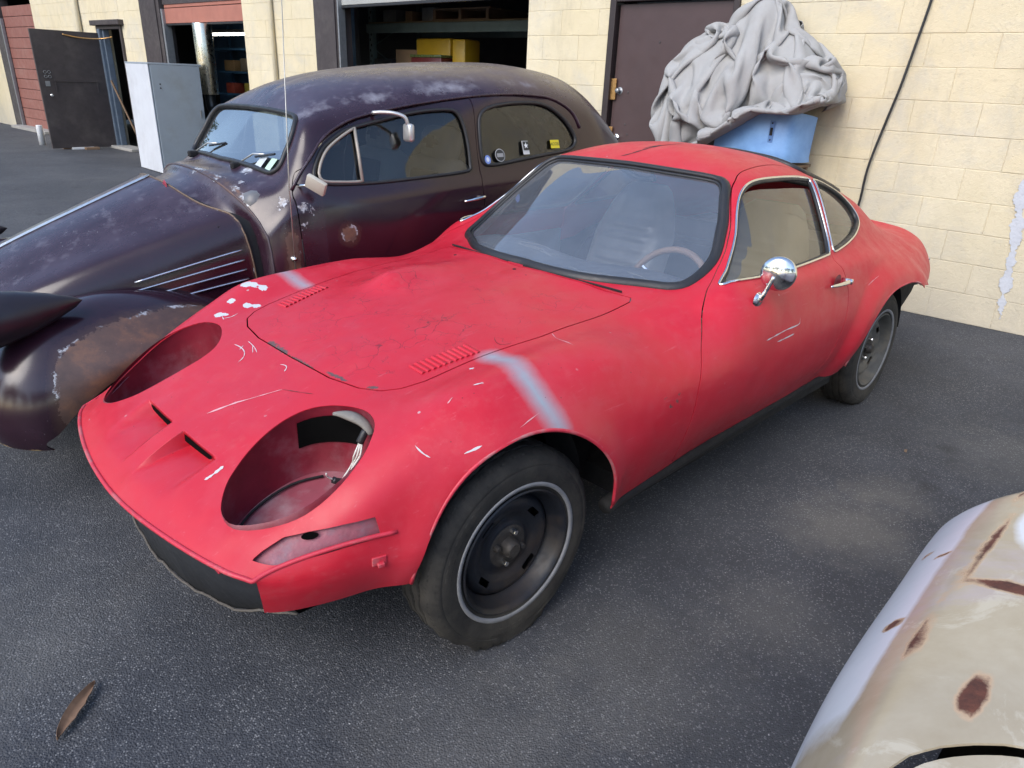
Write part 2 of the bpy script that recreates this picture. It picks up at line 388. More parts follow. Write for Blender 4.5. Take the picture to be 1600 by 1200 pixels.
X = lambda x, *yz: [(x,)+p for p in yz]
ONET = [
 [(.745,0,.445),(.735,.2,.455),(.70,.40,.455),(.672,.50,.452),(.645,.555,.448),(.638,.558,.42),(.632,.552,.385),(.622,.535,.335)],
 [(.68,0,.505),(.672,.2,.505),(.645,.40,.497),(.62,.49,.487),(.60,.555,.47),(.59,.585,.425),(.585,.58,.385),(.575,.565,.333)],
 [(.57,0,.563),(.565,.2,.560),(.545,.40,.548),(.53,.51,.536),(.515,.575,.51),(.50,.622,.44),(.495,.618,.39),(.49,.595,.33)],
 [(.42,0,.618),(.42,.2,.620),(.41,.40,.622),(.40,.54,.608),(.39,.615,.572),(.38,.653,.46),(.38,.652,.40),(.38,.625,.33)],
 [(.24,0,.674),(.24,.2,.676),(.23,.40,.676),(.22,.57,.686),(.22,.65,.638),(.21,.70,.50),(.21,.71,.41),(.21,.69,.33)],
 X(.08,(0,.714),(.2,.715),(.425,.703),(.58,.738),(.67,.695),(.745,.56),(.765,.45),(.75,.33)),
 X(-.10,(0,.752),(.2,.752),(.438,.733),(.58,.755),(.68,.71),(.76,.58),(.775,.46),(.755,.32)),
 X(-.35,(0,.785),(.2,.782),(.467,.755),(.585,.76),(.69,.72),(.765,.58),(.775,.46),(.74,.31)),
 X(-.58,(0,.803),(.2,.80),(.47,.766),(.59,.743),(.695,.70),(.775,.60),(.775,.46),(.725,.305)),
 [(-.69,0,.815),(-.70,.25,.815),(-.86,.535,.806),(-.80,.63,.775),(-.78,.71,.72),(-.78,.783,.61),(-.78,.778,.46),(-.78,.71,.305)],
 [(-.88,0,.93),(-.90,.25,.925),(-1.03,.557,.88),(-.98,.665,.845),(-.95,.735,.775),(-.95,.79,.62),(-.95,.782,.47),(-.95,.705,.305)],
 [(-1.06,0,1.035),(-1.08,.25,1.03),(-1.14,.515,.975),(-1.12,.682,.85),(-1.1,.747,.785),(-1.1,.79,.62),(-1.1,.782,.47),(-1.1,.705,.305)],
 [(-1.27,0,1.13),(-1.275,.22,1.125),(-1.29,.435,1.11),(-1.27,.692,.848),(-1.27,.745,.785),(-1.27,.79,.62),(-1.27,.782,.47),(-1.27,.705,.305)],
 X(-1.5,(0,1.195),(.22,1.185),(.45,1.13),(.69,.845),(.742,.782),(.788,.62),(.78,.47),(.705,.305)),
 X(-1.8,(0,1.185),(.22,1.175),(.455,1.11),(.678,.84),(.735,.775),(.78,.62),(.775,.47),(.71,.315)),
 X(-2.1,(0,1.115),(.22,1.105),(.46,1.045),(.66,.825),(.725,.765),(.78,.62),(.78,.47),(.73,.335)),
 X(-2.4,(0,1.02),(.22,1.015),(.455,.965),(.63,.80),(.715,.74),(.785,.61),(.79,.47),(.75,.33)),
 X(-2.75,(0,.875),(.22,.87),(.42,.83),(.60,.755),(.69,.695),(.765,.58),(.765,.45),(.73,.33)),
 X(-3.05,(0,.775),(.22,.772),(.42,.75),(.57,.715),(.65,.655),(.705,.54),(.71,.43),(.68,.34)),
 X(-3.27,(0,.765),(.22,.762),(.42,.745),(.53,.705),(.59,.645),(.635,.53),(.63,.43),(.62,.36)),
]
ON = Net(ONET, [0,.22,.47,.68,.80,.97,1.12,1.28], [0,2,3,5])
coupe = empty('red_coupe')
tag(coupe, 'faded red fastback coupe without headlights, grey primer streak on its fender', 'car')
DOOR = csmooth([(-1.424,.43),(-1.36,.449),(-1.30,.476),(-1.2,.493),(-1.1,.499),(-1.01,.512),(-.93,.585),(-.87,.665),(-.82,.72),(-.783,.766),(-.713,.865),(-.661,.969),(-.644,1.053),(-.632,1.15),(-.64,1.235),(-.70,1.262),
   (-1.1,1.262),(-1.50,1.262),(-1.60,1.22),(-1.663,1.127),(-1.704,1.023),(-1.734,.934),(-1.745,.86),(-1.722,.78),(-1.700,.69),(-1.78,.59),(-1.87,.49),(-1.885,.435),(-1.82,.412),(-1.70,.405),(-1.555,.412)], 6)
WIN = np.concatenate([osmooth([(-1.68,.677),(-1.25,.688),(-1.05,.690),(-.945,.672)],4), osmooth([(-.935,.652),(-1.0,.585),(-1.085,.532),(-1.2,.516),(-1.283,.511),(-1.33,.503),(-1.4,.496),(-1.515,.490),(-1.674,.487),(-1.835,.484)],4), osmooth([(-1.845,.488),(-1.79,.56),(-1.73,.635),(-1.685,.672)],4)])
QWIN = np.concatenate([osmooth([(-1.905,.478),(-2.02,.472),(-2.12,.492),(-2.2,.54),(-2.215,.578),(-2.17,.606),(-2.02,.642),(-1.87,.663),(-1.735,.675)],6), osmooth([(-1.73,.668),(-1.75,.645),(-1.80,.59),(-1.87,.51),(-1.898,.482)],4)])
HOODP = [(.237,0),(.236,.2),(.218,.31),(.19,.37),(.15,.402),(.09,.421),(-.09,.438),(-.29,.464),(-.54,.470),(-.70,.470),(-.722,.455),(-.69,.36),(-.665,.22),(-.655,0)]
HOOD = np.array(HOODP+[(x,-y) for x, y in HOODP[-2:0:-1]])
LAMP = csmooth([(.628,.40),(.619,.36),(.583,.314),(.54,.287),(.493,.269),(.442,.259),(.39,.259),(.34,.277),(.30,.32),(.272,.38),(.267,.43),(.285,.48),(.32,.515),(.356,.537),(.404,.549),(.449,.548),(.49,.54),(.529,.524),(.567,.497),(.602,.461),(.622,.43)], 5)
MARK = np.array([(.63,.470),(.605,.484),(.562,.505),(.519,.515),(.455,.526),(.395,.532),(.39,.485),(.463,.480),(.533,.472),(.60,.465)])

us_ = np.unique(np.r_[np.arange(0, .36, .007), np.arange(.36, ON.uk[-1], .0125), ON.uk[-1]])
cx = ON.grid(us_, np.array([0.0]))[:, 0, 0]
U_S = np.interp(-.568, -cx, us_); U_F = np.interp(-.705, -cx, us_)
us_ = np.unique(np.r_[us_[(abs(us_-U_S) > .004)], U_S-.0008, U_S+.0008, U_S+.004, U_S-.004])
vs_ = np.arange(0, 1.2801, .0105); vs_ = np.unique(np.r_[vs_[abs(vs_-.040) > .003], .0375, .0425, 1.28])
G, VV = ON.full(us_, vs_); nu, nv = G.shape[:2]; UU = np.repeat(us_[:, None], nv, 1); VG = np.repeat(VV[None], nu, 0); AV = abs(VG)
sgn = np.where(VG < 0, -1.0, 1.0)
# intake scoops on the nose
dep = .046*np.clip((UU-U_F)/(U_S-U_F), 0, 1)**1.2*(UU <= U_S)*smoothstep(.037, .043, AV)*smoothstep(.245, .195, AV)
dep *= 1-.25*np.clip((AV-.04)/.18, 0, 1)
G[..., 2] -= dep*.9; G[..., 0] -= dep*.35
# bulge on the bonnet, offset to the right side
bx = (G[..., 0]+.24); by = G[..., 1]+.185
hb = .042*np.exp(-np.where(bx > 0, (bx/.075)**2, (bx/.24)**2)-(by/.072)**2)*(AV < .45)
G[..., 2] += hb
# arches
def arch(x, z, c, a, b, p): return (np.maximum(((abs(x-c[0])/a)**p+(np.maximum(z-c[1], 0)/b)**p), 1e-9)**(1/p)-1)*min(a, b)
aF = arch(G[..., 0], G[..., 2], (.012, .30), .315, .348, 2.0); aR = arch(G[..., 0], G[..., 2], (-2.30, .30), .415, .352, 2.5)
side = smoothstep(.72, .84, AV)
fl = side*(.016*np.exp(-(np.maximum(aF, 0)/.045)**2)+.030*smoothstep(.125, .03, aR))
G[..., 1] += sgn*fl
# coupe sides: slight dents
G[..., 1] += sgn*side*.0025*vnoise(G.reshape(-1, 3), 4.0, 3).reshape(nu, nv)
NN = gnormals(G)
P3 = G.reshape(-1, 3); AP = P3*[1, 0, 1]+abs(P3)*[0, 1, 0]; L = P3[:, 1] >= 0; Rr = ~L
pm = np.zeros(len(P3)); dk = np.zeros(len(P3)); ch = np.zeros(len(P3))
soft = lambda d, r, s: np.clip((r+s-d)/(2*s), 0, 1)
pm = np.maximum(pm, soft(poly_dist(P3, [(-.105,.46,.735),(-.095,.53,.747),(-.06,.63,.739),(-.058,.69,.70),(-.07,.74,.64)]), .026, .034))
pm = np.maximum(pm, .85*soft(poly_dist(P3, [(-.055,-.64,.735),(-.062,-.606,.749),(-.062,-.518,.742),(-.068,-.46,.731)]), .022, .026))
for c, r in (((.088,-.578,.736),.021),((.072,-.555,.735),.016),((.055,-.522,.73),.016),((.17,-.523,.703),.014),((.145,-.462,.698),.015),((.122,-.440,.697),.014),((.235,-.480,.68),.015),((.220,-.462,.681),.010),((-.02,.475,.727),.008)):
    ch = np.maximum(ch, 1.0*soft(np.linalg.norm((P3-c)*[1,.8,1], axis=1), r, .011))
for pl, r in (([(.240,-.05,.673),(.236,.0,.675),(.234,.06,.677),(.230,.12,.68)],.008),([(.226,.17,.68),(.218,.25,.683)],.010),([(.20,.33,.685),(.19,.345,.688)],.011),([(.230,-.14,.678),(.232,-.04,.676)],.013)):
    dk = np.maximum(dk, .80*soft(poly_dist(P3, pl), r, .008))
for c in ((-.50,.768,.606),(-.563,.774,.60),(-.522,.776,.576),(-.55,.775,.582)):
    dk = np.maximum(dk, 1.0*soft(np.linalg.norm(P3-c, axis=1), .009, .010))
# worn lower edges, nose lip and arch lips
edge = np.clip(1-np.minimum(us_[:, None]/.02, (1.28-AV)/.03), 0, 1).reshape(-1)
ch = np.maximum(ch, edge*.42*(P3[:, 0] > .2)); ch = np.maximum(ch, (soft(abs(aF.reshape(-1)), .004, .006)*.45)*(AV.reshape(-1) > .8))
ch = np.maximum(ch, edge*.35*(P3[:, 0] < -1.0))
nose = soft(np.linalg.norm((P3-(.40,-.02,.63))*[.8,.55,1], axis=1), .12, .1)*.22; ch = np.maximum(ch, nose)
ch = np.maximum(ch, .3*soft(poly_dist(P3, [(.30,-.22,.66),(.34,-.25,.64)]), .05, .05))
hx = P3[:, 0]; ck = smoothstep(.26, .12, hx)*smoothstep(-.62, -.45, hx)*smoothstep(.46, .40, AP[:, 1])*(AV.reshape(-1) < .5)
paint = np.stack([pm, dk, ch, ck], 1)
D0 = np.concatenate([P3, NN.reshape(-1, 3), UU.reshape(-1, 1), VG.reshape(-1, 1), paint], 1); T0 = gtris(nu, nv)
PC = [8, 9, 10, 11]
def F_arch(D):
    a = np.minimum(arch(D[:, 0], D[:, 2], (.012, .30), .315, .348, 2.0), arch(D[:, 0], D[:, 2], (-2.30, .30), .415, .352, 2.5)); return np.where(abs(D[:, 7]) > .74, a, .05)
def F_ws(D, g=0.0):
    q = np.stack([D[:, 6]-(ON.uk[9]+ON.uk[12])/2, abs(D[:, 7])], 1); hx_, hy_ = (ON.uk[12]-ON.uk[9])/2+.004+g, .470+g; r = .055
    k = np.maximum(np.abs(q)-[hx_-r, hy_-r], 0); return np.linalg.norm(k, axis=1)-r+np.minimum(np.maximum(abs(q[:, 0])-(hx_-r), abs(q[:, 1])-(hy_-r)), 0)
def F_rw(D, g=0.0):
    q = np.stack([D[:, 6]-(ON.uk[14]+ON.uk[16])/2-.06, abs(D[:, 7])], 1); hx_, hy_ = .26+g, .40+g; r = .06
    k = np.maximum(np.abs(q)-[hx_-r, hy_-r], 0); return np.linalg.norm(k, axis=1)-r+np.minimum(np.maximum(abs(q[:, 0])-(hx_-r), abs(q[:, 1])-(hy_-r)), 0)
def xv(D): return np.stack([D[:, 0], abs(D[:, 7])], 1)
def F_poly(D, poly): return sdf(xv(D), poly)
def F_hood(D): return np.where(abs(D[:, 7]) < .62, sdf(D[:, :2], HOOD), .05)
def F_lamp(D): return np.where((abs(D[:, 7]) < .8) & (D[:, 0] > .1), sdf(np.stack([D[:, 0], abs(D[:, 1])], 1), LAMP), .05)
def F_mark(D): return np.where((abs(D[:, 7]) > .6) & (D[:, 0] > .3), sdf(D[:, [0, 2]], MARK), .05)
def F_slit(D): return np.where((abs(D[:, 7]) > .045) & (abs(D[:, 7]) < .222), abs(D[:, 6]-U_S)-.0007, .05)
GAP = .0022
D1, T1 = clip(D0, T0, F_arch(D0)); D1, T1 = clip(D1, T1, np.where(abs(D1[:, 7]) > .7, np.maximum(D1[:, 0]+2.58, D1[:, 2]-.575-.03*np.clip((D1[:, 0]+2.75)/.17, 0, 1)), .05)); D1, T1 = clip(D1, T1, np.where((D1[:, 0] < -.15) & (D1[:, 0] > -.8) & (abs(D1[:, 7]) > .9), D1[:, 2]-.316, .05))
for f in (F_lamp, F_mark, lambda D: F_ws(D), lambda D: F_rw(D), lambda D: F_poly(D, QWIN)): D1, T1 = clip(D1, T1, f(D1))
DB, TB = clip(D1, T1, F_hood(D1)-GAP); DB, TB = clip(DB, TB, F_poly(DB, DOOR)-GAP)
body = shell('body', DB, TB, .003, RED, coupe, 0, PC)
DH, TH = clip(D1, T1, -F_hood(D1)-GAP); hood = shell('hood', DH, TH, .003, RED, coupe, 0, PC); hood['label'] = 'red bonnet with crazed paint, louvres and an off-centre bulge'
D2, T2 = clip(D1, T1, -F_poly(D1, DOOR)-GAP); D2, T2 = clip(D2, T2, F_poly(D2, WIN))
doors = []
for sg_ in (1, -1):
    DD, TD = clip(D2, T2, sg_*D2[:, 7]); doors.append(shell('door', DD, TD, .003, RED, coupe, 0, PC))
# glass
WSG = glassmat('sky_haze_windscreen', (0.92, 0.94, 0.96), 0.12, (0.46, 0.52, 0.60), 4.0)  # bluish diffuse film paints pale sky haze over the glass
SDG = glassmat('dust_sheen_side_glass', (0.84, 0.83, 0.78), 0.10, (0.40, 0.36, 0.28), 2.5)  # beige film: dust plus a reflection put into its colour
DW, TW = clip(D0, T0, -F_ws(D0)-.004); shell('windshield', DW, TW, .004, WSG, coupe, -.004)
DW, TW = clip(D0, T0, -F_rw(D0)-.004); shell('rear_window', DW, TW, .004, SDG, coupe, -.004)
for sg_ in (1, -1):
    DW, TW = clip(D0, T0, sg_*D0[:, 7]); Dq, Tq = clip(DW, TW, -F_poly(DW, QWIN)-.002); shell('quarter_window', Dq, Tq, .004, SDG, coupe, -.010)
    Dq, Tq = clip(DW, TW, -F_poly(DW, WIN)-.002); Dq, Tq = clip(Dq, Tq, abs(Dq[:, 7])-.515); shell('window', Dq, Tq, .004, SDG, doors[0 if sg_ > 0 else 1], -.014)
# curves on the skin
U_T = np.linspace(0, ON.uk[-1], 900)
def on_xv(pts, off=0.0, sg=1):
    pts = np.asarray(pts, float); u = np.empty(len(pts))
    for i, (x, v) in enumerate(pts): u[i] = np.interp(-x, -ON.grid(U_T, np.array([v]))[:, 0, 0], U_T)
    P = ON.at(u, pts[:, 1]); N = ON.normal_at(u, pts[:, 1]); P = P+N*off; P[:, 1] *= sg; return P
def resample(P, n, closed=True):
    P = np.asarray(P, float); Q = np.r_[P, P[:1]] if closed else P
    t = np.r_[0, np.cumsum(np.linalg.norm(np.diff(Q, axis=0), axis=1))]; tt = np.linspace(0, t[-1], n+1 if closed else n)
    R = np.stack([np.interp(tt, t, Q[:, i]) for i in range(Q.shape[1])], 1); return R[:-1] if closed else R
def ws_loop(hx_, hy_, cu, r, n=26):
    o = []
    for cxx, cyy, a0 in ((hx_-r, hy_-r, 0), (-hx_+r, hy_-r, 90), (-hx_+r, -hy_+r, 180), (hx_-r, -hy_+r, 270)):
        for t in np.linspace(0, 90, 9): o.append((cu+cxx+r*math.cos(math.radians(a0+t)), cyy+r*math.sin(math.radians(a0+t))))
    return resample(o, n)
def loop3(uv, off): return ON.at(uv[:, 0], uv[:, 1])+ON.normal_at(uv[:, 0], uv[:, 1])*off
w = ws_loop((ON.uk[12]-ON.uk[9])/2+.001, .467, (ON.uk[12]+ON.uk[9])/2, .055, 150)
MB().tube(loop3(w, .001), .0185, 10, True, .62).build('windshield_seal', BLACKR, coupe, True)
w2 = ws_loop((ON.uk[12]-ON.uk[9])/2-.019, .447, (ON.uk[12]+ON.uk[9])/2, .045, 150)
MB().tube(loop3(w2, -.001), .006, 8, True).build('windshield_seal_lip', BLACKR, coupe, True)
w = ws_loop(.262, .402, (ON.uk[14]+ON.uk[16])/2+.06, .06, 100); MB().tube(loop3(w, .001), .014, 8, True).build('rear_window_seal', BLACKR, coupe, True)
for sg_, dr in ((1, doors[0]), (-1, doors[1])):
    MB().tube(on_xv(resample(WIN, 110), .003, sg_), .0048, 8, True).build('window_trim', CHROME, dr, True)
    WI = WIN+(np.array([-1.40,.585])-WIN)*[.016,.05]; MB().tube(on_xv(resample(WI, 110), -.004, sg_), .007, 8, True).build('window_rubber', BLACKR, dr, True)
    MB().tube(on_xv(resample(QWIN, 80), .003, sg_), .0048, 8, True).build('quarter_window_trim', CHROME, coupe, True)
    QI = QWIN+(QWIN.mean(0)-QWIN)*[.045,.07]; MB().tube(on_xv(resample(QI, 80), -.003, sg_), .010, 8, True).build('quarter_window_rubber', BLACKR, coupe, True)
# marker lamp recess plates
PLATE = simple('bare_lamp_plate', (0.26, 0.075, 0.10), 0.55, var=0.5, scale=30, dirt=(0.17, 0.13, 0.16), dirt_amt=0.95, bump=.4, bscale=80)
for sg_ in (1, -1):
    Dm, Tm = clip(D0, T0, np.where(D0[:, 0] > .3, -F_mark(D0)+.012, -.05)); Dm, Tm = clip(Dm, Tm, np.where(D0[:0, 0] > 9, 0, 0) if False else sg_*Dm[:, 7]-.6)
    shell('marker_lamp_plate', Dm, Tm, .002, PLATE, coupe, -.013)
    s0 = on_xv([(.52, .80)], 0, sg_)[0]
    hole = []
    for t in np.linspace(0, 2*math.pi, 16, endpoint=False): hole.append((.52+.017*math.cos(t), .508+.008*math.sin(t)))
    MB().add([(x, sg_*(np.interp(-x, [-.62, -.39], [.53, .625])+.004-(z-.5)*.35), z) for x, z in hole], [tuple(range(16))]).build('lamp_socket_hole', VOID, coupe)
# nose lip and grille panel
ridge = np.concatenate([ON.at(np.zeros(40), np.linspace(-.80, .80, 40))])
sideL = ON.at(np.linspace(.004, .36, 20), np.full(20, .815)+np.linspace(0, .115, 20)); 
lip = np.concatenate([(sideL*[1,-1,1])[::-1], ridge, sideL]); lip = lip+np.array([0, 0, -.002])
LIPM = simple('scuffed_red_lip', (0.52, 0.03, 0.055), 0.5, var=0.2, scale=20, dirt=(0.36, 0.26, 0.25), dirt_amt=0.85)
MB().tube(lip+np.array([.004, 0, 0])*(abs(lip[:, :1]*0)+1), .0055, 8).build('nose_lip', LIPM, coupe, True)
yy = np.linspace(-.56, .56, 41); top = np.stack([np.interp(abs(yy), [0,.2,.4,.5,.56], [.715,.705,.67,.64,.605]), yy, np.full(41, .452)], 1)
mid_ = top+np.array([-.012, 0, -.085]); bot = np.stack([np.interp(abs(yy), [0,.2,.35,.56], [.675,.66,.62,.55]), yy*.98, np.interp(abs(yy), [0,.35,.56], [.215,.225,.30])], 1); bk = bot+np.array([-.05, 0, -.004])
MB().grid(np.stack([top, mid_, bot, bk])).build('grille_panel', simple('sooty_grille', (0.022, 0.024, 0.028), 0.55, var=0.4, scale=20), coupe, True)
vl = bot+np.array([.004, 0, .002]); vl[:, 2] += .006*np.array([random.uniform(-1, 1) for _ in yy])
MB().tube(vl, .0035, 6).build('valance_lip', simple('crusted_lip', (0.09, 0.08, 0.07), 0.9, var=0.6, scale=60, bump=0.6), coupe, True)
for y_ in (-.43, .43): 
    MB().box((.655, y_, .435), (.05, .045, .012), 0, .003).box((.668, y_, .425), (.012, .03, .03), 0, .003).build('bumper_bracket', LIPM, coupe)
for sg_ in (1, -1): MB().box((.40, sg_*.650, .428), (.034, .008, .022), -sg_*.25, .002).box((.40, sg_*.657, .420), (.016, .010, .010), -sg_*.25, .002).build('bumper_bracket', LIPM, coupe)
for sg_ in (1, -1):
    vq = np.linspace(.046, .216, 14); tp_ = ON.at(np.full(14, U_S+.003), vq); dq = .046*(1-.25*np.clip((vq-.04)/.18, 0, 1))*smoothstep(.245, .195, vq)*.9
    lo_ = tp_+np.stack([.004+0*dq, 0*dq, -dq*.62], 1); hi_ = tp_+np.stack([.0035+0*dq, 0*dq, -.005-0*dq], 1); q = np.stack([hi_, lo_]); q[..., 1] *= sg_
    MB().grid(q, sg_ > 0).build('intake_dark_strip', VOID, coupe)  # black strip paints the shade of a slit in the scoop
# louvres pressed in the bonnet
for sg_ in (1, -1):
    for k in range(11):
        x = .078-.0165*k; yc = .393+.0022*k
        pts = [(x-.010+.001*j*0, yc-.032+.064*j/6) for j in range(7)]
        q = np.array([[px_, py_] for px_, py_ in pts]); z = []
        for px_, py_ in q:
            u_ = np.interp(-px_, -ON.grid(U_T, np.array([py_]))[:, 0, 0], U_T); z.append(ON.grid(np.array([u_]), np.array([py_]))[0, 0])
        z = np.array(z); z[:, 1] *= sg_
        pr_ = np.array([(-.0072, -.001), (-.0045, .0028), (.003, .0036), (.0062, .0008), (.0065, -.002)])
        Gd = np.stack([z+np.array([a, 0, b_]) for a, b_ in pr_]); MB().grid(Gd, sg_ < 0).build('louvre', RED, hood, True)
# headlight wells
def lampwell(sg):
    P = np.array([(x, y) for x, y in resample(LAMP, 60)]); c = np.array([.44, .405]); Q = []
    for x, y in P:
        u_ = np.interp(-x, -ON.grid(U_T, np.array([y]))[:, 0, 0], U_T); Q.append(ON.grid(np.array([u_]), np.array([np.interp(y, [0,.2,.4,.54], [0,.22,.47,.66])]))[0, 0][2])
    rim = np.c_[P, np.array(Q)]; lv = [rim+[0, 0, -.002]]
    def lev(sc_, zz): e = rim.copy(); e[:, :2] = c+(e[:, :2]-c)*sc_; e[:, 2] = zz; return e
    flo = np.interp(P[:, 0], [.26, .62], [.475, .405])
    for sc_, k in ((1.03, .06), (1.05, .35), (1.04, .7), (1.0, .93), (.95, 1.0)): lv.append(lev(sc_, rim[:, 2]-.004+(flo-rim[:, 2])*k))
    fl_ = [lev(.97, flo+.006), lev(.5, np.interp(c[0]+(P[:, 0]-c[0])*.5, [.26, .62], [.475, .405])+.004), np.tile([[c[0], c[1], .442]], (60, 1))]
    A = np.stack(lv); A = np.concatenate([A, A[:, :1]], 1); A[..., 1] *= sg
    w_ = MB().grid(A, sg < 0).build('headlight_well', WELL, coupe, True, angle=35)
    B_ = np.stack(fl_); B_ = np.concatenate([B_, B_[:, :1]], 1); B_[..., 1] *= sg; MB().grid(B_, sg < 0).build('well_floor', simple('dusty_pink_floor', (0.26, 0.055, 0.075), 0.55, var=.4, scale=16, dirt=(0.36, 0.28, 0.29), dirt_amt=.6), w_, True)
    # black patch on the rear inner wall, painting an opening's shade
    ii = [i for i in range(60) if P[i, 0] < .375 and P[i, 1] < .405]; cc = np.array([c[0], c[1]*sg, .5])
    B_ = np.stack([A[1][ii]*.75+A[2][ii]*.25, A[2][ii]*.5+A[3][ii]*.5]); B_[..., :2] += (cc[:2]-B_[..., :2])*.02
    MB().grid(B_, sg < 0).build('well_dark_patch', VOID, w_, True)
    return w_
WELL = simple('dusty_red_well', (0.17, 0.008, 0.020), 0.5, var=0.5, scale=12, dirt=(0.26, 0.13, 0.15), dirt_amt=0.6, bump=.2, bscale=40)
LINER = simple('grey_liner', (0.20, 0.185, 0.165), 0.9, var=0.4, scale=30, bump=0.4)
WIRE = simple('white_wire', (0.62, 0.60, 0.55), 0.5, var=0.15)
for sg_ in (1, -1):
    well = lampwell(sg_)
    MB().tube(osmooth([(.60, sg_*.47, .43), (.54, sg_*.515, .435), (.46, sg_*.540, .45), (.38, sg_*.54, .475)], 5), .016, 8, False, .6).build('well_ledge', WELL, well, True)
    MB().tube(osmooth([(.60, sg_*.36, .425), (.52, sg_*.30, .438), (.42, sg_*.285, .458), (.34, sg_*.32, .472)], 5), .0035, 6).build('well_seam', BLACKP, well, True)
    if sg_ > 0:
        MB().tube(osmooth([(.315,.345,.650),(.288,.378,.648),(.272,.41,.636),(.270,.44,.615)], 4), [.006,.009,.012,.015,.017,.018,.018,.017,.016,.015,.014,.012,.008], 8, False, .6).build('well_liner', LINER, well, True)
        MB().tube(osmooth([(.276,.425,.622),(.286,.424,.606),(.292,.422,.594)], 4), .010, 10).build('bulb_socket', BLACKR, well, True)
        for k in range(3):
            MB().tube(osmooth([(.291,.420+.004*k,.594),(.312-.006*k,.425+.004*k,.565),(.305+.005*k,.405+.010*k,.535),(.332-.010*k,.400+.012*k,.497)], 6), .0026, 6).build('wire', WIRE, well, True)
        MB().tube(osmooth([(.362,.405,.508),(.348,.41,.500),(.330,.418,.494)], 4), .009, 8).build('bulb_socket', BLACKR, well, True)
        MB().tube(osmooth([(.362,.405,.510),(.374,.402,.520),(.380,.408,.534)], 4), .0022, 6).build('wire', WIRE, well, True)
# chassis bits that close the shell
ch_ = MB(); ch_.box((-.22, 0, .44), (.62, 1.0, .40)).box((-1.25, 0, .255), (1.5, 1.36, .07)).box((-2.55, 0, .50), (1.2, 1.0, .44)).box((.30, 0, .36), (.40, .80, .08)); ch_.build('underbody', BLACKP, coupe)
for sg_ in (1, -1):
    MB().tube([(-.325, sg_*.722, .296), (-.6, sg_*.708, .290), (-1.2, sg_*.690, .288), (-1.7, sg_*.694, .296), (-1.87, sg_*.712, .318)], .024, 8, False, 1.0).build('rocker', BLACKP, coupe, True)
    for c_, a_, b_ in (((.012, .30), .335, .362), ((-2.30, .30), .435, .366)):
        lv = []
        for yv in (.50, .63 if c_[0] > -1 else .70):
            lv.append([(c_[0]+a_*math.cos(t), sg_*yv, c_[1]+b_*math.sin(t)) for t in np.linspace(.10, math.pi-.10, 30)])
        cen = [[(c_[0]+.02*math.cos(t), sg_*.50, c_[1]+.02*math.sin(t)) for t in np.linspace(.10, math.pi-.10, 30)]]
        MB().grid(np.array(cen+lv), sg_ > 0).build('wheel_well', BLACKP, coupe, True)
# arch lip beads
for sg_ in (1, -1):
    for c_, a_, b_, p_ in (((.012, .30), .315, .348, 2.0), ((-2.30, .30), .415, .352, 2.5)):
        pts_ = []
        for t in np.linspace(.10 if c_[0] > -1 else .10, math.pi-.10 if c_[0] > -1 else math.pi*.66, 46):
            ct, st = math.cos(t), math.sin(t); x = c_[0]+a_*abs(ct)**(2/p_)*(1 if ct > 0 else -1); z = c_[1]+b_*abs(st)**(2/p_)
            k = np.argmin((P3[:, 0]-x)**2+(P3[:, 2]-z)**2+10*((AV.reshape(-1) < .74) | (P3[:, 1] < 0))); pts_.append((x, sg_*(P3[k, 1]-.004), z))
        q = np.array(pts_); q[:, 1] = np.convolve(np.pad(q[:, 1], 3, 'edge'), np.ones(7)/7, 'valid'); MB().tube(q, .0055, 6).build('arch_lip', RED if False else LIPM, coupe, True)
# ---- wheels
b = NB('perished_tyre'); X_, Y_, Z_ = b.sep(b.c)[:3]
ang_ = b.math('ARCTAN2', Z_, X_); rad_ = b.math('SQRT', b.math('ADD', b.math('MULTIPLY', X_, X_), b.math('MULTIPLY', Z_, Z_)))
shm = b.math('MULTIPLY', b.mr(rad_, .258, .266), b.mr(rad_, .282, .278)); rib_ = b.math('MULTIPLY', b.math('GREATER_THAN', b.math('SINE', b.math('MULTIPLY', ang_, 84.0)), 0.2), shm)
txt = b.math('MULTIPLY', b.math('MULTIPLY', b.mr(rad_, .222, .224), b.mr(rad_, .242, .240)), b.math('MULTIPLY', b.math('GREATER_THAN', b.math('SINE', b.math('MULTIPLY', ang_, 61.0)), -.1), b.math('GREATER_THAN', b.math('SINE', b.math('MULTIPLY', ang_, 3.0)), .25)))
zig = b.math('GREATER_THAN', b.math('SINE', b.math('ADD', b.math('MULTIPLY', ang_, 130.0), b.math('MULTIPLY', b.math('ABSOLUTE', Y_), 260.0))), .1); trd = b.math('MULTIPLY', zig, b.mr(rad_, .279, .282))
col = b.mix(b.mr(b.noise(14, 6, .65), 0.35, 0.75), (0.010, 0.0095, 0.0095), (0.040, 0.036, 0.030)); col = b.mix(b.math('MULTIPLY', b.mr(b.noise(6, 7, .7), .45, .7), .5), col, (0.075, 0.066, 0.052))
b.bump(b.math('ADD', b.math('ADD', b.math('MULTIPLY', rib_, .8), b.math('MULTIPLY', trd, 1.2)), b.math('ADD', b.math('MULTIPLY', txt, .6), b.math('MULTIPLY', b.noise(90, 5, .7), .5))), 0.6, 0.003)
TYRE = b.fin(col, 0.8)
WHITEW = simple('grubby_whitewall', (0.21, 0.21, 0.215), 0.75, var=0.4, scale=25)
STEEL = simple('rusty_black_steel', (0.010, 0.012, 0.017), 0.46, 0.0, var=0.3, scale=15, dirt=(0.06, 0.042, 0.028), dirt_amt=0.6, spec=.4)
STEEL2 = simple('dusty_grey_steel', (0.085, 0.083, 0.075), 0.7, 0.0, var=0.4, scale=20, dirt=(0.20, 0.16, 0.11), dirt_amt=0.5)
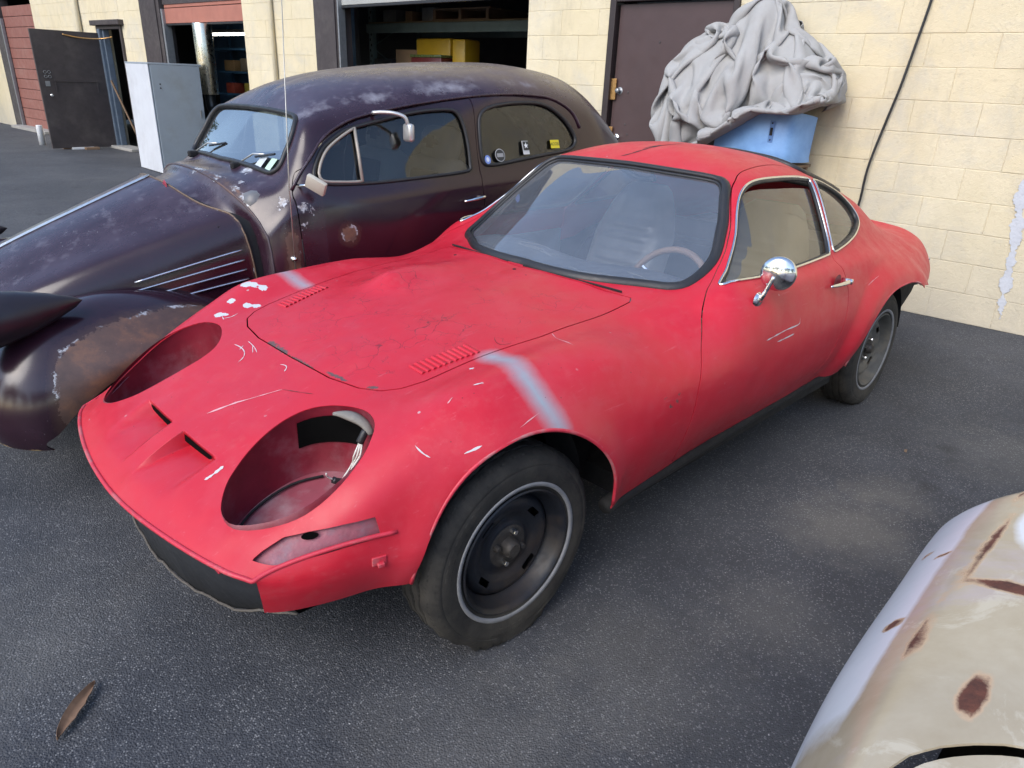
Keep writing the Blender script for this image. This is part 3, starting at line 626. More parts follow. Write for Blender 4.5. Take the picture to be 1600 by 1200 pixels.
HUBM = simple('greasy_hub', (0.055, 0.048, 0.042), 0.6, 0.3, var=0.5, scale=40, bump=0.3)
def wheel(loc, steer, sg, steel, squash, R=.284):
    w = empty('wheel', loc, steer, coupe)
    pf = [(.172,-.066),(.182,-.078),(.205,-.086),(.235,-.088),(.258,-.083),(.272,-.074),(R-.003,-.062),(R,-.05)]
    for g in (-.034, 0, .034): pf += [(R+.001, g-.012),(R-.005, g-.0095),(R-.005, g-.0065),(R+.001, g-.004)] if False else [(R+.001, g-.006),(R-.006, g-.003),(R-.006, g+.003),(R+.001, g+.006)]
    pf += [(R,.05),(R-.003,.062),(.272,.074),(.260,.083),(.252,.0862),(.250,.0850),(.246,.0868),(.235,.088),(.208,.0865),(.190,.081),(.182,.078),(.172,.066)]
    m_ = MB().lathe([(r_, h_*.92) for r_, h_ in pf], 96); V = np.array(m_.v)
    ang = np.arctan2(V[:, 2], V[:, 0]); rad = np.hypot(V[:, 0], V[:, 2]); tr = rad > R-.004
    V[:, 0] += np.where(tr, .0018*np.sign(np.sin(ang*70+V[:, 1]*90))*np.cos(ang), 0); V[:, 2] += np.where(tr, .0018*np.sign(np.sin(ang*70+V[:, 1]*90))*np.sin(ang), 0)
    hz = loc[2]; lim = -hz+.002; k = V[:, 2] < lim+squash; over = np.clip(lim+squash-V[:, 2], 0, 1)
    V[:, 2] = np.where(V[:, 2] < lim+squash, lim+squash*.0+np.maximum(V[:, 2]-lim, 0)*.5*0+np.minimum(squash, np.maximum(0, V[:, 2]-lim))*.3, V[:, 2])
    V[:, 1] *= 1+.12*np.clip((-V[:, 2]-hz*.55)/(hz*.45), 0, 1)*(1 if squash > .01 else .5)
    m_.v = [tuple(p) for p in V]; ty = m_.build('tyre', TYRE, w, True, angle=50)
    MB().lathe([(.191, sg*.0755),(.1915, sg*.0785),(.2025, sg*.0815),(.2035, sg*.0785)], 72).build('whitewall', WHITEW, ty, True)
    rim = MB().lathe([(.170, -sg*.06),(.160, 0),(.158, sg*.03),(.163, sg*.055),(.172, sg*.066),(.181, sg*.070),(.182, sg*.076),(.178, sg*.079),(.172, sg*.074),(.166, sg*.062),(.160, sg*.045),(.150, sg*.030)], 72).build('rim', steel, w, True, angle=60)
    nr, na = 26, 120; rr = np.linspace(.012, .152, nr); tt = np.linspace(0, 2*math.pi, na+1)
    hgt = np.interp(rr, [.0,.045,.062,.072,.085,.105,.125,.140,.152], [.034,.034,.036,.030,.028,.040,.046,.038,.022])
    Pd = np.zeros((nr, na+1, 3)); Pd[..., 0] = rr[:, None]*np.cos(tt); Pd[..., 2] = rr[:, None]*np.sin(tt); Pd[..., 1] = sg*hgt[:, None]
    Nd = np.cross(np.gradient(Pd, axis=0), np.gradient(Pd, axis=1)); Nd /= np.linalg.norm(Nd, axis=2, keepdims=True)+1e-9
    Td = gtris(nr, na+1)
    if Nd[10, 10, 1]*sg < 0: Nd = -Nd
    Dd = np.concatenate([Pd.reshape(-1, 3), Nd.reshape(-1, 3)], 1); f = np.full(len(Dd), .05)
    for a0 in (48, 138, 228, 318):
        a = math.radians(a0); cxy = np.array([.113*math.cos(a), .113*math.sin(a)]); tv = np.array([-math.sin(a), math.cos(a)]); rv = np.array([math.cos(a), math.sin(a)])
        q = Dd[:, [0, 2]]-cxy; f = np.minimum(f, np.maximum(abs(q@tv)-.024, abs(q@rv)-.009)+.0)
    if sg < 0: Td = Td[:, ::-1]
    if True: Dd, Td = clip(Dd, Td, f)
    shell('wheel_disc', Dd, Td if sg > 0 else Td, .004, steel, w)
    MB().lathe([(.0001, sg*.066),(.018, sg*.066),(.022, sg*.062),(.026, sg*.050),(.028, sg*.034)], 24).build('hub_cap', HUBM, w, True, angle=40)
    MB().lathe([(.028, sg*.036),(.058, sg*.038),(.064, sg*.034)], 32).build('hub_face', HUBM, w, True)
    for k in range(4):
        a = math.radians(3+90*k+ (15 if sg > 0 else 0)); x, z = .046*math.cos(a), .046*math.sin(a)
        MB().lathe([(.0001, sg*.054),(.007, sg*.053),(.0095, sg*.048),(.0095, sg*.034)], 8, (x, 0, z)).build('lug_nut', CHROME if k % 2 == 1 else HUBM, w, True, angle=40)
    MB().lathe([(.0001, -sg*.02),(.150, -sg*.02),(.150, sg*.0)], 32).build('brake_drum', BLACKP, w)
    return w
wheel((0, .620, .279), math.radians(-2.5), 1, STEEL, .030); wheel((0, -.620, .279), math.radians(-2.5), -1, STEEL, .030)
wheel((-2.431, .632, .283), 0, 1, STEEL2, .012); wheel((-2.431, -.632, .283), 0, -1, STEEL2, .012)
# ---- cabin
VINYL = simple('dusty_black_vinyl', (0.13, 0.13, 0.135), 0.38, var=0.3, scale=14, dirt=(0.17, 0.16, 0.15), dirt_amt=0.5)
TANV = simple('sun_bleached_vinyl', (0.20, 0.18, 0.14), 0.6, var=0.25, scale=10)
def seat(y):
    s_ = empty('seat', (-1.62, y, .30), 0, coupe)
    def pad(prof, wid, taper, lean, ribs):
        n, k = 40, 15; A = np.zeros((n, k, 3))
        return A
    h = np.linspace(0, 1, 40); w_ = np.linspace(-1, 1, 17)
    hw = np.interp(h, [0,.1,.6,.82,.95,1], [.19,.23,.23,.185,.14,.10]); dpt = np.interp(h, [0,.1,.5,.9,1], [.07,.10,.09,.07,.03])
    rib = .024*np.abs(np.sin(h*math.pi*11))*(h > .12)*(h < .72)
    cx_ = -.06-.22*h; cz_ = .10+.58*h
    F_ = np.zeros((40, 17, 3)); Bk = np.zeros((40, 17, 3))
    for j, q in enumerate(w_):
        e = math.sqrt(max(0, 1-abs(q)**3)); inner = abs(q) < .62
        F_[:, j] = np.stack([cx_+dpt*e*(.9 if inner else 1.08)+(rib if inner else 0), hw*q, cz_], 1); Bk[:, j] = np.stack([cx_-dpt*.6*e, hw*q, cz_], 1)
    MB().grid(F_).grid(Bk, True).build('backrest', VINYL if y < 0 else TANV, s_, True)
    MB().box((.16, 0, .06), (.50, .46, .15), 0, .05).build('cushion', VINYL, s_, True)
for y_ in (.33, -.33): seat(y_)
dash = np.array([[(x, y, z-.03*(abs(y) > .6)-.012*math.cos(y*9)) for y in np.linspace(-.50, .50, 25)] for x, z in ((-.70,.775),(-.80,.785),(-.92,.800),(-1.02,.795),(-1.06,.765),(-1.05,.66),(-1.02,.55))])
MB().grid(dash).build('dashboard', simple('cracked_dash_vinyl', (0.09, 0.092, 0.10), 0.55, var=0.3, scale=10, dirt=(0.13, 0.12, 0.11), dirt_amt=0.4), coupe, True)
for k in range(9):
    x0, y0 = random.uniform(-.98, -.76), random.uniform(-.5, .5); pts_ = [(x0, y0, .806)]
    for j in range(5): pts_.append((pts_[-1][0]+random.uniform(-.02, .02), pts_[-1][1]+random.uniform(.02, .05), .803))
    q = np.array(pts_); q[:, 2] = np.interp(-q[:, 0], [.70,.80,.92,1.02], [.775,.785,.800,.795])-.012*np.cos(q[:, 1]*9)+.001; MB().tube(q, .0016, 4).build('dash_crack', LINER, coupe)
cabin = MB(); cabin.box((-2.10, 0, .55), (.02, 1.18, .52)).box((-2.45, 0, .72), (.7, 1.0, .02))
cabin.build('cabin_bulkhead', VINYL, coupe)
for sg_ in (1, -1): MB().box((-1.25, sg_*.685, .54), (.80, .02, .38), 0, .005).build('door_card', VINYL, doors[0 if sg_ > 0 else 1])
sw = empty('steering_wheel', (-1.10, .335, .715), 0, coupe); sw.rotation_euler = (0, math.radians(62), 0)
a_ = np.linspace(0, 2*math.pi, 60, endpoint=False); MB().tube(np.stack([.165*np.cos(a_), .165*np.sin(a_), 0*a_], 1), .013+.0015*np.sin(a_*30), 8, True).build('wheel_rim', simple('worn_wood_rim', (0.22, 0.13, 0.08), 0.45, var=0.35, scale=30), sw, True)
for k in (0, 1, 2):
    a = math.radians(90+120*k+30); MB().tube([(0,0,-.02), (.16*math.cos(a), .16*math.sin(a), 0)], .008, 6, False, .5).build('spoke', CHROME, sw)
MB().tube([(0,0,0), (0,0,-.30)], .025, 10).build('column', VINYL, sw)
MB().tube(osmooth([(-1.28,-.10,1.125),(-1.29,-.03,1.10),(-1.30,0,1.085),(-1.30,.10,1.085)], 4), .012, 6).build('interior_mirror', BLACKR, coupe, True)
# ---- outside fittings
mr_ = empty('door_mirror', (-1.023, .738, .792), 0, doors[0])
MB().lathe([(.0001,.010),(.012,.012),(.024,.006),(.028,.0)], 20, axis='y').build('mirror_base', CHROME, mr_, True)
MB().tube(osmooth([(0,.006,0),(-.005,.02,.035),(-.012,.035,.085)], 5), [.009]*4+[.007]*7, 8).build('mirror_stem', CHROME, mr_, True)
rm = Matrix.Rotation(math.radians(22), 3, 'Z')
MB().lathe([(.0001,.020),(.025,.018),(.046,.010),(.055,.002),(.056,-.004),(.054,-.008),(.0001,-.008)], 32, (-.03, .04, .092), 'x', rm).build('mirror_head', CHROME, mr_, True, angle=40)
hd = empty('door_handle', (0, 0, 0), 0, doors[0])
MB().tube(osmooth([(-1.545,.766,.757),(-1.60,.776,.757),(-1.665,.778,.756),(-1.70,.772,.755)], 5), [.004,.005,.006,.007,.0075,.008,.008,.008,.009,.009,.0095,.0095,.0095,.0095,.009,.008], 8).build('grip', CHROME, hd, True)
MB().tube([(-1.70,.745,.755),(-1.70,.785,.755)], .011, 10).build('lock_button', CHROME, hd, True)
MB().lathe([(.0001,.0),(.02,.001),(.032,.003)], 24, (-1.63, .7515, .757), 'y').build('handle_recess', WELL, hd, True)
for sg_ in (1, -1):
    MB().prism([(-2.60,.63),(-3.10,.58),(-3.02,.46),(-2.86,.36),(-2.74,.335),(-2.66,.42)], -.64, -.60, Matrix.Rotation(math.pi/2, 4, 'X') @ Matrix.Scale(1, 4)).build('inner_fender', BLACKP, coupe) if sg_ > 0 else MB().prism([(-2.60,.63),(-3.10,.58),(-3.02,.46),(-2.86,.36),(-2.74,.335),(-2.66,.42)], .60, .64, Matrix.Rotation(math.pi/2, 4, 'X')).build('inner_fender', BLACKP, coupe)
    tl_ = MB().box((-3.254, sg_*.612, .560), (.022, .022, .085), sg_*.5, .008).build('tail_lamp', simple('tail_lens', (0.25, 0.01, 0.012), 0.15), coupe, True, angle=40); MB().box((-3.260, sg_*.620, .560), (.008, .008, .095), sg_*.5, .003).build('lamp_trim', CHROME, tl_)
# tail lamp bezels
for sg_ in (1, -1):
    MB().tube(np.array([(-3.275, sg_*(.56+.055*math.cos(t)), .52+.075*math.sin(t)) for t in np.linspace(0, 2*math.pi, 24, endpoint=False)]), .008, 8, True).build('tail_lamp_bezel', CHROME, coupe, True)
E_ = [ON.at(np.full(60, ON.uk[-1]), np.linspace(-.93, .93, 60))]; tail = np.stack([E_[0], E_[0]*[1, .95, .85]+[-.02, 0, .085], E_[0]*[0, 0, 0]+[-3.26, 0, .58]]); MB().grid(tail).build('tail_panel', RED, coupe, True)
# cowl slots behind the bonnet and wiper holes
for y0, y1 in ((-.44, -.06), (.02, .42)):
    yv = np.linspace(y0, y1, 14); MB().tube(np.stack([np.interp(abs(yv), [0,.22,.36,.455], [-.664,-.674,-.700,-.728]), yv, np.interp(abs(yv), [0,.22,.36,.46], [.8135,.812,.806,.796])], 1), .0035, 6).build('cowl_slot', BLACKP, coupe, True)
for x_, y_, z_ in ((-.628,-.31,.792),(-.62,.02,.806),(-.60,.10,.804)): MB().lathe([(.0001,.0015),(.006,.0012),(.007,-.001)], 10, (x_, y_, z_+.0015), 'z').build('wiper_hole', BLACKP, hood)
# thin scratches through the paint
def ribbon(pts, wid, mat, parent, name='paint_scratch', n=5):
    P = osmooth(pts, n) if len(pts) > 2 else np.linspace(pts[0], pts[-1], 6)
    k = [np.argmin(((P3-p)**2).sum(1)) for p in P]; N = NN.reshape(-1, 3)[k]; Pq = P-N*((P-P3[k])*N).sum(1)[:, None]+N*.0008
    t = np.gradient(Pq, axis=0); s_ = np.cross(t, N); s_ /= np.linalg.norm(s_, axis=1, keepdims=True)+1e-9
    ww = wid*np.array([random.uniform(.35, 1.2) for _ in Pq])[:, None]; ww[0] *= .1; ww[-1] *= .1
    return MB().grid(np.stack([Pq-s_*ww, Pq+s_*ww])).build(name, mat, parent)
SCR = simple('bare_scratch', (0.55, 0.52, 0.53), 0.6, var=0.2); SCRP = simple('pink_scratch', (0.60, 0.30, 0.32), 0.6, var=0.2); SCRD = simple('dark_crack', (0.05, 0.03, 0.03), 0.8, var=0.4)
for pts_, w_, mt in (
  ([(-1.043,.784,.662),(-1.17,.782,.668),(-1.287,.781,.668),(-1.30,.78,.69)], .0022, SCR), ([(-1.12,.787,.641),(-1.165,.787,.641),(-1.249,.787,.643)], .002, SCR),
  ([(-.333,.469,.753),(-.309,.516,.753),(-.292,.585,.76)], .0018, SCRP), ([(.152,.586,.715),(.131,.58,.723)], .0018, SCRP), ([(.072,.585,.739),(.049,.593,.742)], .002, SCR),
  ([(.265,.608,.652),(.26,.628,.64),(.249,.643,.63)], .0018, SCR), ([(.178,.675,.627),(.136,.689,.639)], .0028, SCR), ([(.038,.708,.658),(-.033,.705,.675)], .0012, SCRP),
  ([(.608,.254,.535),(.591,.258,.543),(.562,.258,.557)], .0048, SCR), ([(.288,.052,.661),(.271,.033,.666),(.276,.005,.664)], .002, SCR),
  ([(.298,-.235,.66),(.296,-.18,.659),(.312,-.14,.655),(.339,-.124,.646)], .0017, SCR), ([(.265,-.21,.669),(.272,-.155,.667),(.282,-.12,.664)], .0014, SCR), ([(.285,-.20,.664),(.305,-.185,.657)], .0012, SCR), ([(.27,-.17,.668),(.29,-.13,.662)], .001, SCR),
  ([(.235,-.44,.676),(.215,-.43,.68),(.19,-.436,.685)], .0016, SCR), ([(.23,-.47,.678),(.24,-.43,.675)], .0016, SCR),
  ([(-1.33,-.10,1.15),(-1.36,-.07,1.157),(-1.42,-.04,1.176),(-1.52,.0,1.196),(-1.60,.03,1.199)], .005, SCRD), ([(-1.42,-.06,1.176),(-1.50,-.01,1.193)], .006, SCRD),
  ([(.44,.06,.61),(.38,.10,.63),(.335,.13,.645)], .0022, SCRP), ([(.335,.13,.645),(.315,.19,.65),(.30,.23,.655)], .0012, SCRD), ([(.50,.03,.59),(.42,.07,.617)], .004, SCRP),
  ([(-1.95,.77,.70),(-2.02,.765,.715),(-2.07,.76,.72)], .0014, SCRP), ([(-.20,.44,.746),(-.17,.42,.745),(-.19,.38,.75)], .0012, SCRD)):
    ribbon(pts_, w_, mt, coupe)

# ================================================================ GROUND
STAINS = [(-1.25, 1.12, .30, .5), (-1.62, 1.14, .20, .4), (-.15, .98, .35, .25), (.35, .95, .4, .25), (1.1, -.2, .5, .25), (-2.4, 1.5, .5, .25), (-.6, 1.15, .25, .25)]
def asphalt():
    b = NB('worn_asphalt')
    st = b.voro(205, 'F1'); cell = b.voro(205, 'F1', out=1)
    big = b.noise(0.9, 6, 0.6); mid = b.noise(4.5, 6, 0.65); fine = b.noise(140, 4, 0.6)
    base = b.mix(b.mr(mid, 0.3, 0.75), (0.038, 0.041, 0.049), (0.068, 0.072, 0.082))
    base = b.mix(b.math('MULTIPLY', b.mr(big, 0.45, 0.72), 0.5), base, (0.115, 0.117, 0.124))
    cv = b.sep(cell)[0]; cv2 = b.sep(cell)[1]
    base = b.mix(b.mr(cv2, 0.0, 1.0, 0.0, 0.55), base, b.mix(0.5, base, (0.014, 0.014, 0.016)))
    f2 = b.noise(420, 3, .6); base = b.mix(b.mr(f2, .55, .75, 0, .5), base, (0.15, 0.15, 0.155))
    agg = b.math('MULTIPLY', b.mr(cv, 0.78, 0.9), b.mr(st, 0.62, 0.40))
    base = b.mix(b.math('MULTIPLY', agg, b.mr(b.noise(1.7, 6, .7), 0.3, 0.68, 0.25, 0.9)), base, (0.25, 0.25, 0.255))
    geo = b.n('NewGeometry').outputs['Position']
    for (cx_, cy_, r_, a_) in STAINS:
        dv = b.n('VectorMath', operation='DISTANCE'); b.set(dv.inputs[0], geo); dv.inputs[1].default_value = (cx_, cy_, 0)
        k_ = b.math('MULTIPLY', b.mr(b.math('ADD', dv.outputs['Value'], b.math('MULTIPLY', b.math('SUBTRACT', b.noise(5, 7, .75), .5), r_*1.8)), r_, r_*.2), a_); base = b.mix(k_, base, (0.17, 0.16, 0.14))
    # pale dried stains
    stn = b.mr(b.noise(1.6, 7, 0.68, None, 0.6), 0.57, 0.72); base = b.mix(b.math('MULTIPLY', stn, 0.16), base, (0.16, 0.155, 0.145))
    oil = b.mr(b.noise(2.3, 5, 0.6, b.map((1,1,1), None, (5,3,0))), 0.62, 0.74); base = b.mix(b.math('MULTIPLY', oil, 0.6), base, (0.018, 0.018, 0.020))
    sp = b.math('MULTIPLY', b.mr(b.voro(26, 'F1'), 0.06, 0.035), b.mr(b.sep(b.voro(26, 'F1', out=1))[1], 0.6, 0.62)); base = b.mix(sp, base, (0.42, 0.42, 0.41))
    h = b.math('ADD', b.math('MULTIPLY', b.mr(st, 0.0, 0.8, 1.0, 0.0), 0.8), b.math('MULTIPLY', fine, 0.6)); b.bump(h, 0.7, 0.004)
    return b.fin(base, b.mr(mid, 0.3, 0.7, 0.72, 0.88), 0.0, 0.35)
gx = np.linspace(-1, 1, 41)
gp = np.array([[(300*a*abs(a)**2, 300*c*abs(c)**2, 0) for c in gx] for a in gx]); 
gr = MB().grid(gp).build('asphalt_ground', asphalt(), None, True); gr['kind'] = 'structure'

# ================================================================ GARAGE BUILDING (local x along the wall, y outwards, z up)
bld = empty('garage_building', (-4.34, 0, 0), math.atan2(-.997, .0775))
tag(bld, 'cream painted concrete block garage with brown trim and open bays', 'building')
def block_paint():
    b = NB('cream_block_paint'); geo = b.n('NewGeometry').outputs['Position']; inf = b.n('ObjectInfo').outputs['Random']
    a = b.noise(0.9, 6, 0.6, geo); c = b.noise(7, 6, 0.65, geo); s_ = b.noise(3, 6, 0.7, b.map((1.2, 1.2, .35), geo))
    base = b.mix(c, (0.58, 0.50, 0.33), (0.70, 0.62, 0.45)); base = b.mix(b.math('MULTIPLY', inf, 0.5), base, (0.66, 0.56, 0.36))
    base = b.mix(b.math('MULTIPLY', b.mr(s_, 0.52, 0.75), 0.5), base, (0.40, 0.35, 0.25))
    base = b.mix(b.math('MULTIPLY', b.mr(a, 0.50, 0.72), 0.35), base, (0.74, 0.68, 0.54))
    base = b.mix(b.math('MULTIPLY', b.mr(b.noise(1.7, 7, .72, b.map((1,1,1), geo, (3,1,2)), .5), .50, .68), .5), base, (0.47, 0.45, 0.40))
    base = b.mix(b.math('MULTIPLY', b.mr(b.noise(16, 6, .75, geo), .60, .72), .45), base, (0.36, 0.31, 0.22))
    z = b.sep(geo)[2]; base = b.mix(b.math('MULTIPLY', b.mr(b.math('ADD', z, b.math('MULTIPLY', c, .5)), 0.95, 0.25), 0.6), base, (0.46, 0.43, 0.37))
    h = b.math('ADD', b.noise(55, 5, 0.7, geo), b.math('MULTIPLY', b.noise(190, 3, 0.6, geo), 0.6)); b.bump(b.math('ADD', h, b.math('MULTIPLY', b.noise(14, 4, .6, geo), 1.2)), 0.6, 0.007)
    return b.fin(base, 0.85, 0, 0.25)
CREAM = block_paint()
BROWN = simple('brown_door_paint', (0.062, 0.036, 0.036), 0.42, var=0.18, scale=6, bump=0.08, bscale=40)
BROWNW = simple('weathered_brown_steel', (0.050, 0.040, 0.040), 0.6, var=0.35, scale=7, dirt=(0.11, 0.095, 0.085), dirt_amt=0.5)
REDDOOR = simple('faded_red_rollup', (0.24, 0.095, 0.075), 0.6, var=0.2, scale=5, dirt=(0.30, 0.18, 0.15), dirt_amt=0.5)
GREYST = simple('galvanised_grey', (0.28, 0.29, 0.30), 0.45, 0.6, var=0.25, scale=20)
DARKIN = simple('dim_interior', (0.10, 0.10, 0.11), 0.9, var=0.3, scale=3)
BLUEIN = simple('blue_interior_paint', (0.06, 0.14, 0.27), 0.7, var=0.3, scale=3)
BRASS = simple('worn_brass', (0.52, 0.30, 0.12), 0.35, 0.9, var=0.3, scale=50)
TOP = 2.6
bm_ = bpy.data.meshes.new('block')
_x, _z, _c, _p = .1990, .0991, .0030, .0030
bm_.from_pydata([(-_x,-.02,-_z),(_x,-.02,-_z),(_x,-.02,_z),(-_x,-.02,_z),(-_x,_p-.0026,-_z),(_x,_p-.0026,-_z),(_x,_p-.0026,_z),(-_x,_p-.0026,_z),(-_x+_c,_p,-_z+_c),(_x-_c,_p,-_z+_c),(_x-_c,_p,_z-_c),(-_x+_c,_p,_z-_c)], [],
   [(0,4,5,1),(1,5,6,2),(2,6,7,3),(3,7,4,0),(4,8,9,5),(5,9,10,6),(6,10,11,7),(7,11,8,4),(8,11,10,9)]); bm_.update(); bm_.materials.append(CREAM)
def wall(s0, s1, z0=0.0, z1=TOP, blocks=True):
    w_ = MB().box(((s0+s1)/2, -.1095, (z0+z1)/2), (s1-s0, .20, z1-z0)).build('wall', CREAM, bld)
    if not blocks: return w_
    for r in range(int(round(z0/.2)), int(math.ceil(z1/.2-.01))):
        st = (math.floor(s0/.4)-1)*.4+(.2 if r % 2 else 0)
        while st < s1:
            a, c = max(st, s0), min(st+.4, s1); zt = min((r+1)*.2, z1); zb = max(r*.2, z0)
            if c-a > .05 and zt-zb > .05:
                o = bpy.data.objects.new('block', bm_); COL.objects.link(o); o.parent = w_
                o.location = ((a+c)/2+random.uniform(-.0006, .0006), -.010+.0025*random.random(), (zb+zt)/2); o.scale = ((c-a)/.4, 1, (zt-zb)/.2)
                o.rotation_euler = (random.uniform(-.004, .004), random.uniform(-.0025, .0025), random.uniform(-.004, .004))
            st += .4
    return w_
wall(-1.2, 1.33); wall(-9, -1.205, 0, TOP, False)
wall(2.49, 3.39); wall(6.73, 8.35); wall(11.38, 12.2); wall(13.1, 16.2); wall(12.205, 13.095, 2.0, TOP); wall(1.335, 2.485, 2.07, TOP, False)
wall(18.6, 24, 0, TOP, False)
wall(3.395, 6.725, 2.62, 2.7, False)
up = MB().box((7.5, -.12, 3.6), (33, .22, 1.99)).box((7.5, -3.8, 4.62), (33.2, 7.4, .04)); up.build('upper_wall', CREAM, bld)
MB().box((3.39+1.665, -.12, 2.42), (3.335, .18, .32)).box((9.5, -.12, 2.43), (2.3, .18, .34)).build('door_header', BROWNW, bld)
# brown pilasters / door surrounds
for a, c in ((6.27, 6.72), (10.70, 11.37), (18.12, 18.59)): MB().box(((a+c)/2, -.095, TOP/2), (c-a, .21, TOP), 0, .006).build('door_surround', BROWNW, bld)
for c_, z_ in (((10.66, -.06, 1.1), (.05, .12, 2.2)), ((6.25, -.04, 1.1), (.025, .10, 2.2)), ((18.10, .0, 1.1), (.05, .06, 2.2))): MB().box(c_, z_, 0, .004).build('door_track', GREYST, bld)
MB().box((6.30, -.005, 1.1), (.03, .07, 2.2)).build('track_cover', BROWNW, bld); MB().box((10.80, .02, 1.2), (.02, .012, 2.4)).build('track_cover', BROWNW, bld)
# roll-up doors made of panels
def rollup(s0, s1, zb, n, ph, mat, tilt=0.0):
    d_ = empty('roll_up_door', ((s0+s1)/2, -.06, zb), 0, bld)
    for k in range(n):
        MB().box((0, 0, ph*(k+.5)), (s1-s0, .035, ph-.008), 0, .006).build('panel', mat, d_)
    MB().box((0, 0, -.012), (s1-s0, .04, .024), 0, .004).build('bottom_seal', BLACKR, d_)
    d_.rotation_euler = (0, tilt, 0); return d_
rollup(16.22, 18.10, .03, 12, .20, REDDOOR); rollup(8.36, 10.64, 2.00, 3, .21, simple('lighter_red_rollup', (0.36, 0.14, 0.10), 0.6, var=0.2, scale=5)); rollup(3.40, 6.24, 2.135, 3, .22, simple('grey_rollup', (0.34, 0.34, 0.32), 0.55, var=0.2, scale=6), .006)  # narrow bay door is a lighter red than the closed one
# pipes on the wall
MB().tube([(13.82,.05,4.5),(13.80,.05,0.1)], .045, 10).build('downpipe', CREAM, bld, True)
MB().tube([(7.61,.03,4.5),(7.61,.03,0.3)], .028, 8).build('conduit', CREAM, bld, True)
# closed brown door by the tarp
ed = empty('entry_door', (1.90, 0, 0), 0, bld)
MB().box((0, -.06, 1.02), (1.02, .045, 2.03), 0, .004).build('door_leaf', BROWN, ed)
fr = MB(); fr.box((.555, -.05, 1.04), (.06, .13, 2.08), 0, .006).box((-.545, -.05, 1.04), (.05, .13, 2.08), 0, .006).box((0, -.05, 2.065), (1.04, .13, .03), 0, .004); fr.build('door_frame', simple('dark_brown_frame', (0.030, 0.020, 0.020), 0.5, var=0.3), ed)
MB().box((.50, -.018, 1.38), (.055, .012, .17), 0, .004).build('latch_guard', BRASS, ed); MB().box((.50, -.018, 1.0), (.055, .012, .15), 0, .004).build('latch_guard', BRASS, ed)
MB().lathe([(.0001,.05),(.018,.048),(.022,.035),(.012,.02),(.012,.0),(.03,-.002)], 16, (.445, -.035, 1.37)).build('deadbolt', GREYST, ed, True)
MB().lathe([(.0001,.075),(.022,.072),(.030,.055),(.022,.035),(.012,.03),(.012,.0),(.034,-.002)], 20, (.44, -.035, .985)).build('knob', CHROME, ed, True)
for sx, sz in ((.36,1.36),(.36,1.1),(.33,1.02),(.1,1.75)): MB().lathe([(.0001,.004),(.008,.003),(.01,0)], 8, (sx, -.0365, sz)).build('plugged_hole', BROWNW, ed)
# open steel side door
jd = empty('side_door', (13.05, 0, 0), 0, bld)
lf = MB().box((0, .56, .955), (.045, 1.08, 1.86), 0, .004).build('door_leaf', BROWNW, jd)
MB().box((-.028, .98, 1.06), (.008, .07, .08), 0, .002).build('lock_plate', GREYST, jd)
MB().lathe([(.0001,-.07),(.022,-.066),(.03,-.05),(.022,-.034),(.01,-.03),(.01,0)], 16, (-.02, .965, .88), 'x').build('knob', CHROME, jd, True)
for q in ((.99, 1.17), (.93, 1.17), (.99, 1.24), (.93, 1.24)):
    MB().tube([(-.03, q[0]+.022*math.cos(t), q[1]+.022*math.sin(t)) for t in np.linspace(0, 2*math.pi, 14, endpoint=False)], .004, 6, True).build('lock_ring', GREYST, jd, True)
for yv in (.86, .20):
    MB().box((-.03, yv, 1.03), (.012, .02, .19), 0, .003).build('bar_bracket', BROWNW, jd)
MB().tube([(-.034, .90, 1.10), (-.034, .18, 1.105)], .006, 6).build('security_bar', BROWNW, jd)
MB().tube(osmooth([(-.03,.62,1.83),(-.06,.35,1.79),(-.14,.10,1.79),(-.35,-.05,1.83)], 6), .012, 6).build('door_spring', BRASS, jd, True)
MB().box((12.165, -.05, 1.0), (.05, .16, 2.0)).box((13.105, -.05, 1.0), (.05, .16, 2.0)).box((12.64, .03, 2.04), (1.16, .12, .08), 0, .01).box((12.64, -.05, 1.97), (.89, .16, .05)).build('door_frame', BROWNW, bld)
MB().box((13.02, -.02, .98), (.09, .14, 1.94), 0, .012).box((12.95, -.05, .98), (.05, .10, 1.94), 0, .01).build('door_jamb', simple('grey_blue_jamb', (0.10, 0.13, 0.17), 0.6, var=0.3), bld)
for c_, z_ in (((12.64, .0, .025), (.92, .30, .05)), ((17.2, .05, .03), (2.1, .34, .06))): MB().box(c_, z_, 0, .01).build('door_sill', simple('concrete_sill', (0.30, 0.29, 0.27), 0.9, var=0.3, bump=.3), bld)
# interior shell: floor, back, partitions, ceiling
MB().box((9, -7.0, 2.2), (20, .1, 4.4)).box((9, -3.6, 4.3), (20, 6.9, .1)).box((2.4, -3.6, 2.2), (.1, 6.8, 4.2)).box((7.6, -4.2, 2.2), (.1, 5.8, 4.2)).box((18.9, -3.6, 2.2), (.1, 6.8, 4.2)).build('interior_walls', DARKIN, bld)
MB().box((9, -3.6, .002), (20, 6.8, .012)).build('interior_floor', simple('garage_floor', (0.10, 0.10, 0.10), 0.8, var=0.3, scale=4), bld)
MB().box((11.6, -2.75, 2.1), (5.4, .05, 4.0)).build('blue_partition', BLUEIN, bld)

def W(s, y, z): return bld.matrix_basis @ Vector((s, y, z))
ROTW = math.atan2(-.997, .0775)
